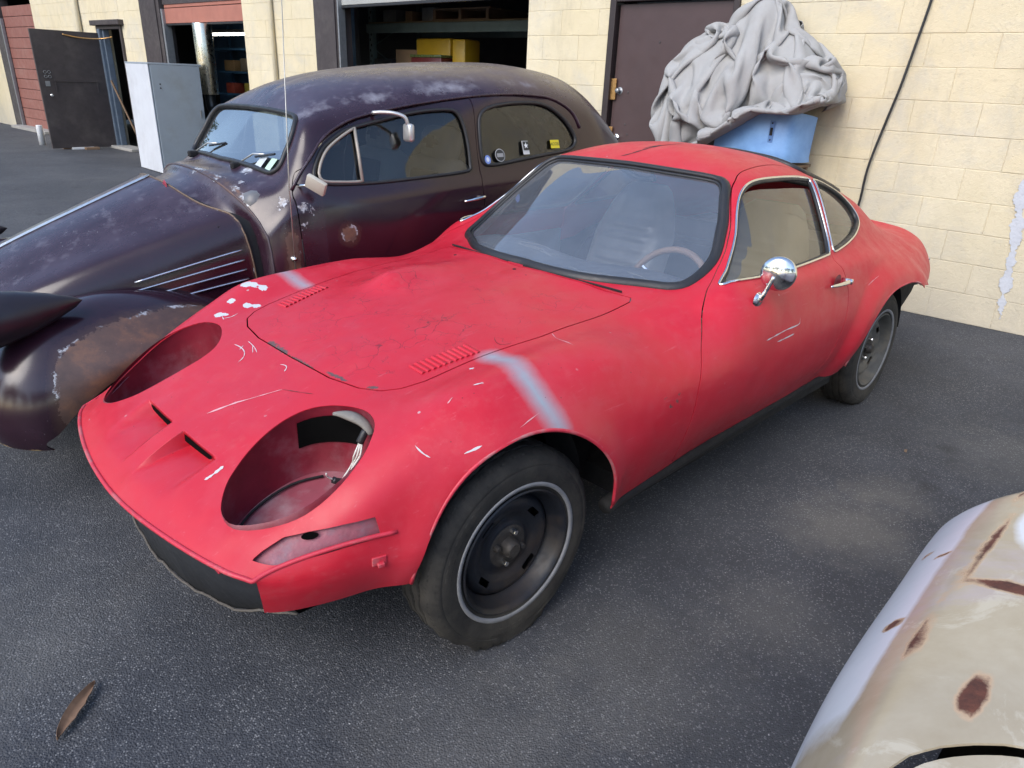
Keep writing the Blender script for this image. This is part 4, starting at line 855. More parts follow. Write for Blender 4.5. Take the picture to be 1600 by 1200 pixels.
# ---- things inside the bays
RACK = simple('green_grey_rack', (0.13, 0.18, 0.18), 0.55, var=0.25, scale=9)
rk = empty('pallet_rack', W(5.4, -1.5, 0), ROTW); tag(rk, 'green grey steel pallet rack inside the open bay behind the purple sedan', 'shelving rack')
for sx in (-1.95, 1.62):
    for sy in (-.42, .42):
        u_ = MB(); u_.box((sx, sy, 1.2), (.07, .012, 2.4)).box((sx-.035, sy-.03, 1.2), (.006, .06, 2.4)).box((sx+.035, sy-.03, 1.2), (.006, .06, 2.4)); u = u_.build('upright', RACK, rk)
        if sy > 0:
            for k in range(14): MB().box((sx-.012*(1 if k % 2 else -1), sy+.0065, 1.45+.065*k), (.018, .002, .03)).build('slot', BLACKP, u)
for z_ in (1.20, 1.97):
    MB().box((-.165, .46, z_), (3.6, .05, .11), 0, .006).box((-.165, -.46, z_), (3.6, .05, .11), 0, .006).build('beam', RACK, rk)
    MB().box((-.165, 0, z_+.065), (3.6, .9, .02)).build('deck', simple('plywood_deck', (0.20, 0.15, 0.09), 0.8, var=0.3), rk)
for sx in (-1.95, 1.62): MB().tube([(sx, -.4, 1.3), (sx, .4, 1.75), (sx, -.4, 2.2)], .012, 6).build('brace', RACK, rk)
YEL = simple('yellow_plastic', (0.55, 0.33, 0.02), 0.4, var=0.15, scale=8)
CARD = simple('cardboard', (0.32, 0.20, 0.11), 0.85, var=0.2, scale=10)
def put(name, s, y, z, size, mat, label, cat, bev=.01, rz=0.0, group=None, lid=None):
    e = empty(name, W(s, y, z), ROTW+rz); tag(e, label, cat, group)
    MB().box((0, 0, size[2]/2), size, 0, bev).build('body', mat, e, True, angle=40)
    if lid: MB().box((0, 0, size[2]+.012), (size[0]+.012, size[1]+.012, .03), 0, .006).build('lid', lid, e, True, angle=40)
    return e
put('storage_case', 5.82, -1.25, 1.295, (.62, .35, .56), YEL, 'wide yellow plastic case on the pallet rack deck', 'case', .03)
put('storage_case', 5.36, -1.2, 1.295, (.20, .32, .55), YEL, 'narrow yellow plastic case at the end beside the wide one', 'case', .03, .15)
put('cardboard_box', 6.33, -1.25, 1.295, (.42, .3, .43), CARD, 'plain brown cardboard box left of the yellow cases', 'box', .004, .1, None, None)
put('plastic_tub', 5.75, -1.0, 1.275, (.55, .22, .36), simple('red_tub', (0.12, 0.02, 0.02), 0.4), 'dark red tub with a green lid in front of the yellow case', 'tub', .02, 0, None, simple('green_lid', (0.09, 0.12, 0.04), 0.3))
put('black_crate', 6.75, -1.2, 1.275, (.36, .3, .34), simple('black_crate_plastic', (0.015, 0.016, 0.02), 0.5), 'black plastic crate on the rack near its upright', 'crate', .01)
put('electronics_box', 6.72, -1.3, 2.045, (.26, .3, .15), GREYST, 'small metal box with a round fan on the upper rack deck', 'box', .01)
put('electronics_box', 5.98, -1.3, 2.045, (.24, .3, .16), GREYST, 'small grey metal box beside the wooden pallet on the rack', 'box', .01)
put('carton', 6.40, -1.3, 2.045, (.12, .2, .13), CARD, 'tiny carton between the two metal boxes on the upper deck', 'box', .004)
pl = empty('wooden_pallet', W(5.35, -1.5, 2.045), ROTW); tag(pl, 'bare wooden pallet lying on the upper rack deck', 'pallet')
PALW = simple('grey_pallet_wood', (0.20, 0.13, 0.08), 0.85, var=0.3, scale=14)
for k in range(5): MB().box((0, -.36+.18*k, .125), (.95, .10, .018), 0, .003).build('deck_board', PALW, pl)
for sx in (-.44, 0, .44): MB().box((sx, 0, .065), (.045, .85, .10), 0, .003).build('stringer', PALW, pl)
for sy in (-.38, .38): MB().box((0, sy, .008), (.95, .09, .016), 0, .002).build('bottom_board', PALW, pl)
mt = empty('hose_reel', W(3.95, -1.4, 2.02), ROTW); tag(mt, 'dark cable reel hanging at the end of the upper rack deck', 'reel')
MB().tube([(.16*math.cos(t), .05*math.sin(3*t), .17+.16*math.sin(t)) for t in np.linspace(0, 2*math.pi, 30, endpoint=False)], .012, 6, True).build('hose', BLACKR, mt, True); MB().box((0,0,.01), (.2, .12, .02), 0, .004).build('foot', GREYST, mt)
# second bay: shelving, lamp, ventilation duct
BSH = simple('blue_shelf_paint', (0.035, 0.11, 0.22), 0.5, var=0.2)
sh = empty('blue_shelving', W(11.55, -2.35, 0), ROTW); tag(sh, 'blue steel shelving against the wall inside the narrow bay', 'shelving')
for sx in (-1.0, 1.9):
    for sy in (-.25, .25): MB().box((sx, sy, 1.1), (.05, .05, 2.2), 0, .004).build('post', BSH, sh)
for z_ in (.5, .95, 1.35, 1.75): MB().box((.45, 0, z_), (2.95, .52, .035), 0, .004).build('shelf', BSH, sh)
cols = [(.30,.05,.03),(.05,.08,.16),(.16,.14,.11),(.30,.20,.10),(.04,.05,.06),(.20,.22,.22),(.35,.30,.05)]
nm = ['red rag bundle heaped on the blue shelving','dark blue toolbox on the blue shelving','dull khaki carton on the blue shelving','brown carton on the blue shelving','black bin on the blue shelving','pale grey tin on the blue shelving','mustard yellow case on the blue shelving']
for k in range(14):
    q = k % 7; zz = (1.368, .968, .518, 1.768)[k // 4 if k < 12 else 3]; w_ = random.uniform(.16, .34)
    e = put('shelf_item', 10.95+.58*(k % 4)+random.uniform(-.05,.05), -2.25, zz, (w_, .25, random.uniform(.12, .26)), simple('item_%d' % q, cols[q], 0.6), nm[q]+', '+('on the upper level','on the middle level','on the low level','on the topmost level')[k // 4 if k < 12 else 3], ['rag','toolbox','carton','carton','bin','tin','case'][q], .02, random.uniform(-.2,.2), 'clutter on the blue shelving')
lp = empty('fluorescent_lamp', W(11.45, -1.5, 1.97), ROTW); tag(lp, 'lit fluorescent tube fitting hanging in the narrow bay', 'lamp')
eb = NB('lit_tube'); eb.b.inputs['Emission Color'].default_value = (1, .95, .85, 1); eb.b.inputs['Emission Strength'].default_value = 9.0
MB().tube([(-.6, 0, -.015), (.6, 0, -.015)], .016, 10).build('tube', eb.m, lp, True); MB().box((0, 0, .035), (1.25, .12, .05), 0, .008).build('housing', GREYST, lp)
for sx in (-.55, .55): MB().tube([(sx, 0, .05), (sx, 0, 2.2)], .004, 5).build('hanger', GREYST, lp)
DUCT = simple('stainless_duct', (0.62, 0.58, 0.47), 0.28, 1.0, var=0.15, scale=8)
du_ = empty('exhaust_stack', W(9.50, -.02, 0), ROTW); tag(du_, 'tall shiny stainless exhaust stack with a dark elbow standing beside the grey cabinet', 'pipe')
MB().lathe([(.0001,1.99),(.125,1.99),(.13,1.98),(.13,1.06),(.125,1.05),(.07,1.045)], 28, (0,0,0), 'z').build('cylinder', DUCT, du_, True, angle=40)
MB().tube(osmooth([(0,0,1.06),(0,0,.95),(-.03,0,.85),(-.14,0,.79),(-.32,0,.78)], 6), .075, 14).build('elbow', simple('dull_dark_pipe', (0.06, 0.06, 0.06), 0.4, 0.8), du_, True)
MB().tube([(-.05,0,.80),(-.05,0,.0)], .03, 8).build('stand', GREYST, du_, True); MB().lathe([(.0001,.02),(.16,.02),(.17,.0)], 20, (-.05,0,0), 'z').build('base', GREYST, du_)
# blue rolls and timber in the side doorway
for k, (ds, h_) in enumerate(((12.82, 1.75), (12.62, 1.6))):
    e = tag(MB().tube([(0,0,.02), (.01,.0,h_)], .07, 10).build('fabric_roll', simple('blue_print_roll', (0.06, 0.13, 0.26), 0.8, var=0.7, scale=16), None, True, W(ds, -.35-.2*k, 0)), ['tall blue patterned roll standing just inside the side doorway','shorter blue patterned roll deeper in the side doorway'][k], 'roll')
tag(MB().tube([(0,0,.012), (.32,-.12,1.15)], .018, 4).build('timber_batten', PALW, None, False, W(12.25, -.1, 0)), 'thin timber batten leaning in the side doorway', 'batten')
# ---- things along the wall
WHT = simple('white_pvc', (0.66, 0.67, 0.68), 0.4, var=0.1)
e = tag(MB().lathe([(.0001,.34),(.05,.34),(.052,.33),(.052,.0),(.0001,0)], 16, (0,0,0), 'z').build('pvc_pipe', WHT, None, True, W(14.0, .95, 0)), 'short white plastic pipe standing behind the open steel door', 'pipe')
for k, (ds, yv, rz, sz) in enumerate(((13.02, .62, .5, (.36,.09,.035)), (12.9, .52, .2, (.22,.10,.04)), (13.15,.80,.8,(.20,.06,.03)))):
    tag(MB().box((0,0,sz[2]/2), sz, 0, .004).build('wood_offcut', PALW if k else WHT, None, False, W(ds, yv, 0)), ['pale painted wood offcut wedged under the open steel door','bare wood offcut lying under the open steel door','thin bare lath beside the open steel door'][k], 'wood')
    pass
CABW = simple('white_cabinet_side', (0.56, 0.58, 0.62), 0.5, var=0.12, scale=4, dirt=(0.40, 0.40, 0.41), dirt_amt=0.6)
CABG = simple('blue_grey_cabinet', (0.26, 0.30, 0.34), 0.5, var=0.12, scale=4, dirt=(0.20, 0.21, 0.19), dirt_amt=0.6)
cb = empty('steel_cabinet', (-2.68, -9.12, 0), 0); tag(cb, 'tall blue grey steel cabinet with one white side, standing beside the purple sedan', 'cabinet')
MB().box((-.35, -.43, .72), (.68, .84, 1.40), 0, .006).build('carcass', CABG, cb)
MB().box((.002, -.43, .725), (.012, .86, 1.43), 0, .003).build('side_panel', CABW, cb)  # side panel whiter than the other faces
MB().box((-.35, .0, .725), (.66, .02, 1.39), 0, .004).build('door', CABG, cb); MB().box((-.35, -.43, 1.435), (.72, .88, .025), 0, .004).build('top', CABG, cb)
MB().box((-.62, .022, .80), (.02, .02, .10), 0, .004).build('handle', GREYST, cb)
for z_ in (1.18, 1.13): MB().lathe([(.0001,.014),(.008,.013),(.01,.0)], 8, (-.12, .006, z_)).build('screw_head', BLACKP, cb)
cab_ = osmooth([(.035,.012,2.6),(.04,.014,1.99),(.075,.014,1.69),(.10,.02,1.48),(.14,.016,1.26),(.185,.03,.95),(.19,.03,.70),(.23,.06,.35),(.30,.10,.05)], 6)
tag(MB().tube([W(*p) for p in cab_], .0085, 6).build('hanging_cable', BLACKR, None, True), 'thin black cable hanging loosely down the cream block wall', 'cable')
# flaked white patch low on the wall
fk = NB('flaking_render'); fk.bump(fk.noise(60, 5), 0.6, 0.006); fk = fk.fin(fk.mix(fk.noise(18, 5), (0.42, 0.43, 0.46), (0.58, 0.60, 0.64)), 0.9)
pts = []; _k = np.arange(110)[:, None]*np.array([[1.0, 0.0]]); _h = vnoise(_k, .11, 3, 4); _c = vnoise(_k, .07, 6, 3)
for k in range(110):
    t = k/109; pts.append((-.845+.11*t+.022*_c[k], max(.002, (.026+.034*_h[k])*min(1, 9*t, 9*(1-t))), .08+.90*t))
V_ = [(c-h+random.uniform(-.007,.007), .001, z) for c, h, z in pts]+[(c+h+random.uniform(-.007,.007), .001, z) for c, h, z in pts]
n_ = len(pts); mb_ = MB().add(V_+[(x, -.004, z) for x, y, z in V_], [(i, i+1, n_+i+1, n_+i) for i in range(n_-1)]+[(i+2*n_, i, i+1, i+1+2*n_) for i in range(n_-1)])
mb_.build('flaked_patch', fk, bld)

# ================================================================ PURPLE SEDAN
SNET = [
 [(.40,0,.955),(.39,.24,.925),(.35,.41,.85),(.30,.51,.77),(.28,.545,.70),(.27,.555,.55),(.27,.555,.30)],
 [(.24,0,.985),(.23,.24,.965),(.20,.43,.895),(.165,.535,.82),(.155,.57,.76),(.15,.585,.57),(.15,.585,.30)],
 [(.205,0,1.015),(.195,.25,1.0),(.165,.475,.935),(.135,.59,.855),(.125,.635,.80),(.12,.655,.58),(.12,.655,.30)],
 [(0.06,0,1.035),(0.05,0.25,1.035),(0.02,0.545,1.005),(0.02,0.63,0.94),(0.02,0.665,0.89),(0.02,0.68,0.6),(0.02,0.67,0.3)],
 [(-0.04,0,1.15),(-0.05,0.25,1.145),(-0.055,0.53,1.12),(-0.1,0.655,0.985),(-0.1,0.68,0.905),(-0.1,0.695,0.6),(-0.1,0.68,0.3)],
 [(-0.135,0,1.262),(-0.14,0.25,1.258),(-0.13,0.51,1.225),(-0.22,0.66,0.99),(-0.22,0.69,0.91),(-0.22,0.7,0.6),(-0.22,0.685,0.3)],
 [(-0.27,0,1.36),(-0.28,0.25,1.35),(-0.36,0.53,1.265),(-0.4,0.662,0.992),(-0.4,0.692,0.915),(-0.4,0.705,0.6),(-0.4,0.69,0.3)],
 [(-0.55,0,1.43),(-0.56,0.25,1.415),(-0.65,0.55,1.305),(-0.65,0.663,1),(-0.65,0.692,0.922),(-0.65,0.705,0.6),(-0.65,0.69,0.3)],
 [(-0.95,0,1.475),(-0.95,0.25,1.46),(-0.95,0.56,1.335),(-0.95,0.662,1.01),(-0.95,0.692,0.93),(-0.95,0.705,0.6),(-0.95,0.69,0.3)],
 [(-1.35,0,1.495),(-1.35,0.25,1.48),(-1.35,0.55,1.35),(-1.35,0.655,1.035),(-1.35,0.685,0.94),(-1.35,0.7,0.6),(-1.35,0.68,0.3)],
 [(-1.75,0,1.465),(-1.75,0.25,1.45),(-1.75,0.525,1.31),(-1.75,0.635,1.05),(-1.75,0.67,0.95),(-1.75,0.69,0.6),(-1.75,0.67,0.3)],
 [(-2,0,1.36),(-2,0.25,1.335),(-2,0.48,1.21),(-2,0.59,1.04),(-2,0.63,0.94),(-2,0.66,0.6),(-2,0.64,0.3)],
 [(-2.18,0,1.19),(-2.18,0.24,1.165),(-2.18,0.44,1.08),(-2.18,0.53,1),(-2.18,0.57,0.91),(-2.18,0.62,0.6),(-2.18,0.6,0.3)],
 [(-2.32,0,1),(-2.32,0.24,0.98),(-2.32,0.4,0.95),(-2.32,0.46,0.92),(-2.32,0.5,0.86),(-2.32,0.55,0.6),(-2.32,0.54,0.3)],
 [(-2.42,0,0.82),(-2.42,0.2,0.83),(-2.42,0.32,0.8),(-2.42,0.4,0.77),(-2.42,0.44,0.74),(-2.42,0.48,0.6),(-2.42,0.47,0.3)]]
HNET = [
 [(1.26,0,0.46),(1.25,0.1,0.45),(1.23,0.2,0.43),(1.21,0.27,0.4),(1.2,0.3,0.37),(1.19,0.33,0.33),(1.19,0.34,0.28)],
 [(1.15,0,0.62),(1.14,0.12,0.61),(1.12,0.24,0.58),(1.1,0.33,0.545),(1.09,0.36,0.51),(1.08,0.39,0.45),(1.08,0.41,0.34)],
 [(0.94,0,0.745),(0.93,0.145,0.732),(0.9,0.295,0.698),(0.87,0.405,0.68),(0.86,0.445,0.645),(0.85,0.47,0.57),(0.85,0.49,0.38)],
 [(0.65,0,0.868),(0.635,0.17,0.853),(0.6,0.34,0.812),(0.55,0.465,0.79),(0.535,0.505,0.75),(0.52,0.535,0.65),(0.52,0.55,0.42)],
 [(0.36,0,0.985),(0.34,0.2,0.968),(0.29,0.4,0.918),(0.22,0.53,0.89),(0.2,0.572,0.845),(0.18,0.6,0.72),(0.17,0.61,0.45)]]
FNET = [
 [(1.1,0.46,0.3),(1.145,0.55,0.275),(1.155,0.66,0.26),(1.13,0.76,0.25),(1.075,0.83,0.245),(1.01,0.865,0.24)],
 [(1.08,0.46,0.42),(1.14,0.55,0.41),(1.165,0.66,0.4),(1.15,0.77,0.38),(1.09,0.845,0.34),(1.03,0.875,0.27)],
 [(1.02,0.46,0.54),(1.06,0.55,0.555),(1.08,0.66,0.56),(1.06,0.78,0.53),(1.02,0.865,0.43),(0.99,0.885,0.3)],
 [(0.9,0.46,0.6),(0.92,0.55,0.635),(0.93,0.65,0.645),(0.92,0.77,0.6),(0.91,0.865,0.49),(0.9,0.89,0.38)],
 [(0.72,0.47,0.62),(0.72,0.55,0.66),(0.72,0.64,0.665),(0.72,0.76,0.615),(0.72,0.86,0.53),(0.72,0.88,0.47)],
 [(0.5,0.49,0.6),(0.5,0.56,0.63),(0.5,0.64,0.625),(0.5,0.74,0.58),(0.5,0.83,0.51),(0.5,0.86,0.44)],
 [(0.25,0.53,0.53),(0.25,0.58,0.54),(0.25,0.65,0.53),(0.25,0.73,0.49),(0.25,0.8,0.43),(0.25,0.83,0.35)],
 [(0,0.58,0.38),(0,0.62,0.38),(0,0.68,0.37),(0,0.74,0.34),(0,0.79,0.3),(0,0.81,0.22)]]

sc965 = lambda n: np.array(n, float)*[1, .965, 1]
SN = Net(sc965(SNET), [0,.25,.58,.88,.96,1.25,1.55], [0,2,3]); HN = Net(sc965(HNET), [0,.2,.42,.57,.63,.74,.98], [0,2]); FN = Net(sc965(FNET), [0,.10,.22,.35,.48,.60], [1,2,3])
sedan = empty('purple_sedan', (-.33, -1.525, 0), math.radians(-3)); tag(sedan, 'old dark purple two-door sedan with peeling paint and a rusty front fender', 'car')
def plum_paint():
    b = NB('oxidised_plum_paint'); at = b.attr('paint'); ru, pl_, wh = b.sep(at.outputs['Color'])[:3]; ox = at.outputs['Alpha']
    mid = b.noise(8, 6, 0.65); big = b.noise(3.1, 8, 0.72, b.map((.55, 1.3, 1)), .5); fine = b.noise(45, 5, 0.65)
    base = b.mix(mid, (0.013, 0.0030, 0.0070), (0.022, 0.0050, 0.0115))
    oxm = b.math('MULTIPLY', b.mr(b.math('ADD', b.math('MULTIPLY', big, 0.7), b.math('MULTIPLY', mid, 0.35)), 0.32, 0.74), ox)
    base = b.mix(b.math('MULTIPLY', oxm, 0.85), base, b.mix(mid, (0.052, 0.033, 0.052), (0.066, 0.045, 0.067)))
    base = b.mix(b.mr(b.math('MULTIPLY', ox, b.mr(b.noise(16, 7, .7), .3, .7, .6, 1.2)), 1.0, 1.7), base, (0.20, 0.19, 0.22))
    base = b.mix(b.math('MULTIPLY', b.mr(b.math('ADD', ru, b.math('MULTIPLY', b.math('SUBTRACT', b.noise(20, 8, 0.75), 0.5), 0.6)), 0.12, 0.5), 0.55), base, (0.075, 0.045, 0.032)); rm = b.mr(b.math('ADD', ru, b.math('MULTIPLY', b.math('SUBTRACT', b.noise(42, 8, 0.75), 0.5), 0.85)), 0.48, 0.56)
    rust = b.ramp(b.noise(11, 7, 0.7), [(0.25, (0.050, 0.030, 0.026)), (0.5, (0.095, 0.055, 0.042)), (0.68, (0.17, 0.085, 0.05)), (0.85, (0.25, 0.17, 0.14))])
    base = b.mix(rm, base, rust)
    wm = b.math('MULTIPLY', b.mr(b.math('ADD', ru, b.math('MULTIPLY', b.math('SUBTRACT', b.noise(42, 8, 0.75), 0.5), 0.85)), 0.435, 0.45), b.math('SUBTRACT', 1.0, rm))
    base = b.mix(b.math('MULTIPLY', wm, b.mr(b.noise(13, 4), 0.5, 0.56)), base, (0.45, 0.47, 0.50))
    cm = b.mr(b.math('ADD', wh, b.math('MULTIPLY', b.math('SUBTRACT', b.noise(60, 6, 0.7), 0.5), 0.9)), 0.52, 0.57)
    base = b.mix(cm, base, b.mix(b.mr(fine, 0.4, 0.7), (0.42, 0.44, 0.48), (0.12, 0.08, 0.06)))
    # old gold undercoat showing
    gm = b.mr(b.math('ADD', pl_, b.math('MULTIPLY', b.math('SUBTRACT', b.noise(22, 5, 0.7), 0.5), 0.6)), 0.5, 0.62); base = b.mix(gm, base, (0.30, 0.22, 0.11))
    spk = b.math('MULTIPLY', b.mr(b.voro(48, 'F1'), 0.07, 0.045), b.mr(b.noise(5, 3), 0.5, 0.56)); base = b.mix(b.math('MULTIPLY', spk, ox), base, (0.4, 0.4, 0.42))
    r = b.math('ADD', b.mr(b.math('ADD', oxm, b.math('MULTIPLY', rm, 1.2)), 0.0, 1.0, 0.17, 0.42), b.math('MULTIPLY', b.math('SUBTRACT', fine, 0.5), 0.12))
    b.bump(b.math('ADD', b.math('MULTIPLY', b.math('MAXIMUM', rm, cm), -0.8), b.math('ADD', b.math('MULTIPLY', fine, b.mr(rm, 0, 1, 0.12, 0.7)), b.math('MULTIPLY', b.noise(5, 2), 1.0))), 0.2, 0.002)
    return b.fin(base, r, 0.0, 0.6)
PLUM = plum_paint()
def sgrid(N_, du, dv, mirror=True, ymul=1):
    u = np.unique(np.r_[np.arange(0, N_.uk[-1], du), N_.uk[-1]]); v = np.unique(np.r_[np.arange(0, N_.vk[-1], dv), N_.vk[-1]])
    if mirror: P, V = N_.full(u, v)
    else: P, V = N_.grid(u, v)*[1, ymul, 1], v
    n = gnormals(P)
    if ymul < 0: n = -n
    a, b = P.shape[:2]; T = gtris(a, b)
    if ymul < 0: T = T[:, ::-1]
    return np.concatenate([P.reshape(-1, 3), n.reshape(-1, 3), np.repeat(u, b)[:, None], np.tile(V, a)[:, None]], 1), T
def with_paint(D, cols): return np.concatenate([D, np.stack(cols, 1)], 1)
DWIN = csmooth([(-.095,.80),(-.13,.745),(-.215,.695),(-.323,.648),(-.589,.618),(-.79,.622),(-.855,.648),(-.885,.74),(-.885,.845),(-.85,.868),(-.526,.874),(-.311,.874),(-.163,.866),(-.112,.842)], 5)
QWI = csmooth([(-.965,.72),(-.985,.66),(-1.06,.628),(-1.234,.614),(-1.416,.626),(-1.545,.688),(-1.62,.77),(-1.615,.815),(-1.55,.838),(-1.395,.846),(-1.18,.853),(-1.01,.854),(-.965,.83)], 5)
D, T = sgrid(SN, .016, .014); P_ = D[:, :3]; av = abs(D[:, 7]); z0 = np.zeros(len(D))
# belt moulding: two fine steps
nrm = D[:, 3:6]; D[:, :3] += nrm*(.006*np.exp(-((av-.905)/.018)**2)-.003*np.exp(-((av-.955)/.006)**2))[:, None]*smoothstep(.10, -.05, P_[:, 0])[:, None]
# reveal around the side windows
wv = np.minimum(sdf(np.stack([D[:, 0], av], 1), DWIN), sdf(np.stack([D[:, 0], av], 1), QWI)); D[:, :3] -= nrm*(.012*smoothstep(.035, .012, wv))[:, None]
# drip rail step
DRIP = np.array([(.0,.80),(-.05,.742),(-.142,.705),(-.227,.656),(-.353,.605),(-.609,.583),(-.947,.574),(-1.169,.572),(-1.427,.585),(-1.60,.645),(-1.66,.74)])
ox = smoothstep(.66, .50, av)*.95+.12; ox = np.maximum(ox, .5*smoothstep(.35, .1, P_[:, 0]*-1)*(P_[:, 0] > -.1))
rim = .52*np.exp(-((av-.50)/.045)**2)*(P_[:, 0] < -.1)
wh = np.zeros(len(D))
for c, r in (((.045,.59,.936),.035),((-.02,.635,.918),.035),((-.055,.645,.905),.028),((-.012,.65,.845),.028),((.06,.585,.90),.03),((.055,.30,1.045),.05),((.055,.16,1.045),.04),((.12,.38,.99),.03)):
    wh = np.maximum(wh, .66*soft(np.linalg.norm(P_-c, axis=1), r*1.1, .035))
ox = ox+rim*1.15*smoothstep(-.35, .2, vnoise(P_, 4, 5)); wh = np.maximum(wh, rim*.35)
ru = .85*soft(np.linalg.norm(P_-(-.205,.674,.797), axis=1), .040, .03)
ru = np.maximum(ru, .62*soft(poly_dist(P_, [(.20,.10,1.02),(.16,.35,.98),(.14,.50,.93)]), .03, .03)); ru = np.maximum(ru, .7*soft(poly_dist(P_, [(.04,.64,.80),(.04,.648,.45)]), .035, .02))
D = with_paint(D, [ru, z0, wh, ox])
def S_ws(D, g=0.0):
    q = np.stack([D[:, 6]-(SN.uk[3]+SN.uk[5])/2-.004, abs(D[:, 7])], 1); hx_, hy_ = (SN.uk[5]-SN.uk[3])/2-.010+g, .515+g; r = .075
    k = np.maximum(np.abs(q)-[hx_-r, hy_-r], 0); return np.linalg.norm(k, axis=1)-r+np.minimum(np.maximum(abs(q[:, 0])-(hx_-r), abs(q[:, 1])-(hy_-r)), 0)
sxv = lambda D: np.stack([D[:, 0], abs(D[:, 7])], 1)
Db, Tb = clip(D, T, S_ws(D)); Db, Tb = clip(Db, Tb, sdf(sxv(Db), QWI)); 
SDOOR = csmooth([(-.025,.70),(.0,.82),(.005,.97),(.0,1.12),(-.01,1.30),(-.03,1.46),(-.5,1.47),(-.90,1.46),(-.93,1.30),(-.935,1.12),(-.928,.967),(-.93,.874),(-.935,.75),(-.938,.592),(-.88,.585),(-.609,.592),(-.36,.614),(-.24,.662),(-.155,.708),(-.065,.73)], 5)
Dc, Tc = clip(Db, Tb, sdf(sxv(Db), SDOOR)-.002); shell('body', Dc, Tc, .004, PLUM, sedan, 0, PC)
Dd_, Td_ = clip(Db, Tb, -sdf(sxv(Db), SDOOR)-.002); Dd_, Td_ = clip(Dd_, Td_, sdf(sxv(Dd_), DWIN)); sdoors = []
for sg_ in (1, -1):
    q, t = clip(Dd_, Td_, sg_*Dd_[:, 7]); sdoors.append(shell('door', q, t, .004, PLUM, sedan, 0, PC))
SG = glassmat('sedan_windscreen', (0.70, 0.80, 0.86), 0.02, (0.4, 0.45, 0.5), 9.0, .008); SGD = glassmat('tinted_side_glass', (0.62, 0.62, 0.62), 0.018, (0.22, 0.21, 0.19), 0.8, .008)
q, t = clip(D, T, -S_ws(D)-.003); shell('windshield', q, t, .004, SG, sedan, -.006)
for sg_ in (1, -1):
    a, b = clip(D, T, sg_*D[:, 7]); q, t = clip(a, b, -sdf(sxv(a), QWI)-.001); shell('quarter_window', q, t, .004, SGD, sedan, -.006)
    q, t = clip(a, b, -sdf(sxv(a), DWIN)-.001); shell('window', q, t, .004, SGD, sdoors[0 if sg_ > 0 else 1], -.008)
U_S2 = np.linspace(0, SN.uk[-1], 700)
def s_xv(pts, off=0.0, sg=1):
    pts = np.asarray(pts, float); u = np.array([np.interp(-x, -SN.grid(U_S2, np.array([v]))[:, 0, 0], U_S2) for x, v in pts]); P = SN.at(u, pts[:, 1])+SN.normal_at(u, pts[:, 1])*off; P[:, 1] *= sg; return P
def s_loop(hx_, hy_, cu, r, off, n=120):
    w = ws_loop(hx_, hy_, cu, r, n); return SN.at(w[:, 0], w[:, 1])+SN.normal_at(w[:, 0], w[:, 1])*off
MB().tube(s_loop((SN.uk[5]-SN.uk[3])/2-.010, .515, (SN.uk[3]+SN.uk[5])/2+.004, .075, .002), .011, 8, True).build('windshield_seal', BLACKR, sedan, True)
for sg_, dr in ((1, sdoors[0]), (-1, sdoors[1])):
    MB().tube(s_xv(resample(DWIN, 90), -.010, sg_), .008, 8, True).build('window_rubber', BLACKR, dr, True)
    MB().tube(s_xv(resample(QWI, 80), -.010, sg_), .009, 8, True).build('quarter_window_rubber', BLACKR, sedan, True)
    MB().tube(s_xv(osmooth(DRIP, 5), .004, sg_), .006, 6).build('drip_rail', PLUM, sedan, True)
    VB = simple('pale_vent_frame', (0.34, 0.31, 0.27), 0.5, 0.3, var=0.2)
    MB().tube(s_xv([(-.323,.652),(-.312,.76),(-.301,.868)], -.004, sg_), .007, 6).build('vent_window_bar', VB, dr, True)
    MB().tube(s_xv(osmooth([(-.318,.656),(-.235,.70),(-.15,.755),(-.118,.80),(-.125,.845),(-.175,.860),(-.30,.866)], 4), -.004, sg_), .006, 6).build('vent_window_frame', VB, dr, True)
    hh = MB().tube(osmooth([s_xv([(-.80,.995)], .015, sg_)[0], s_xv([(-.85,.99)], .032, sg_)[0], s_xv([(-.905,.985)], .034, sg_)[0], s_xv([(-.918,.985)], .0, sg_)[0]], 4), [.006]*4+[.008]*9, 8).build('door_handle', CHROME, dr, True)
# hood, two halves with bright centre strip
D, T = sgrid(HN, .014, .012); P_ = D[:, :3]; av = abs(D[:, 7]); D[:, :3] += D[:, 3:6]*(.006*np.exp(-((av-.615)/.010)**2)-.004*np.exp(-((av-.60)/.005)**2))[:, None]
ox = smoothstep(.62, .45, av)*1.0+.05; ru = .50*smoothstep(.02, .0, D[:, 6]-0*D[:, 6])*0+.62*smoothstep(.985*HN.uk[-1], HN.uk[-1], D[:, 6]); D = with_paint(D, [ru, np.zeros(len(D)), np.zeros(len(D)), ox])
for sg_ in (1, -1):
    q, t = clip(D, T, sg_*D[:, 7]-.012); hp = shell('hood_half', q, t, .003, PLUM, sedan, 0, PC)
    if sg_ > 0: hl_ = hp
    else: hr_ = hp
uu = np.linspace(.02, HN.uk[-1], 30); sp = HN.at(uu, np.zeros(30))
for dy in (-.0075, .0075): MB().tube(sp+[0, dy, .003], .0045, 6).build('hood_strip', CHROME, sedan, True)
MB().tube(sp+[0, 0, -.004], .011, 6, False, .5).build('hood_hinge', BLACKP, sedan, True)
for sg_, hp in ((1, hl_), (-1, hr_)):
    for k in range(4):
        v_ = .70+.034*k; u1 = HN.uk[-1]-.03; u0 = HN.uk[-1]-.40-.02*k
        uq = np.linspace(u0, u1, 14); pt = HN.at(uq, np.full(14, v_))+HN.normal_at(uq, np.full(14, v_))*.005; pt[:, 1] *= sg_
        MB().tube(pt, .0048, 6, False, .8).build('hood_trim', simple('dull_bright_trim', (0.50, 0.53, 0.60), 0.22, 0.9, var=0.15), hp, True)
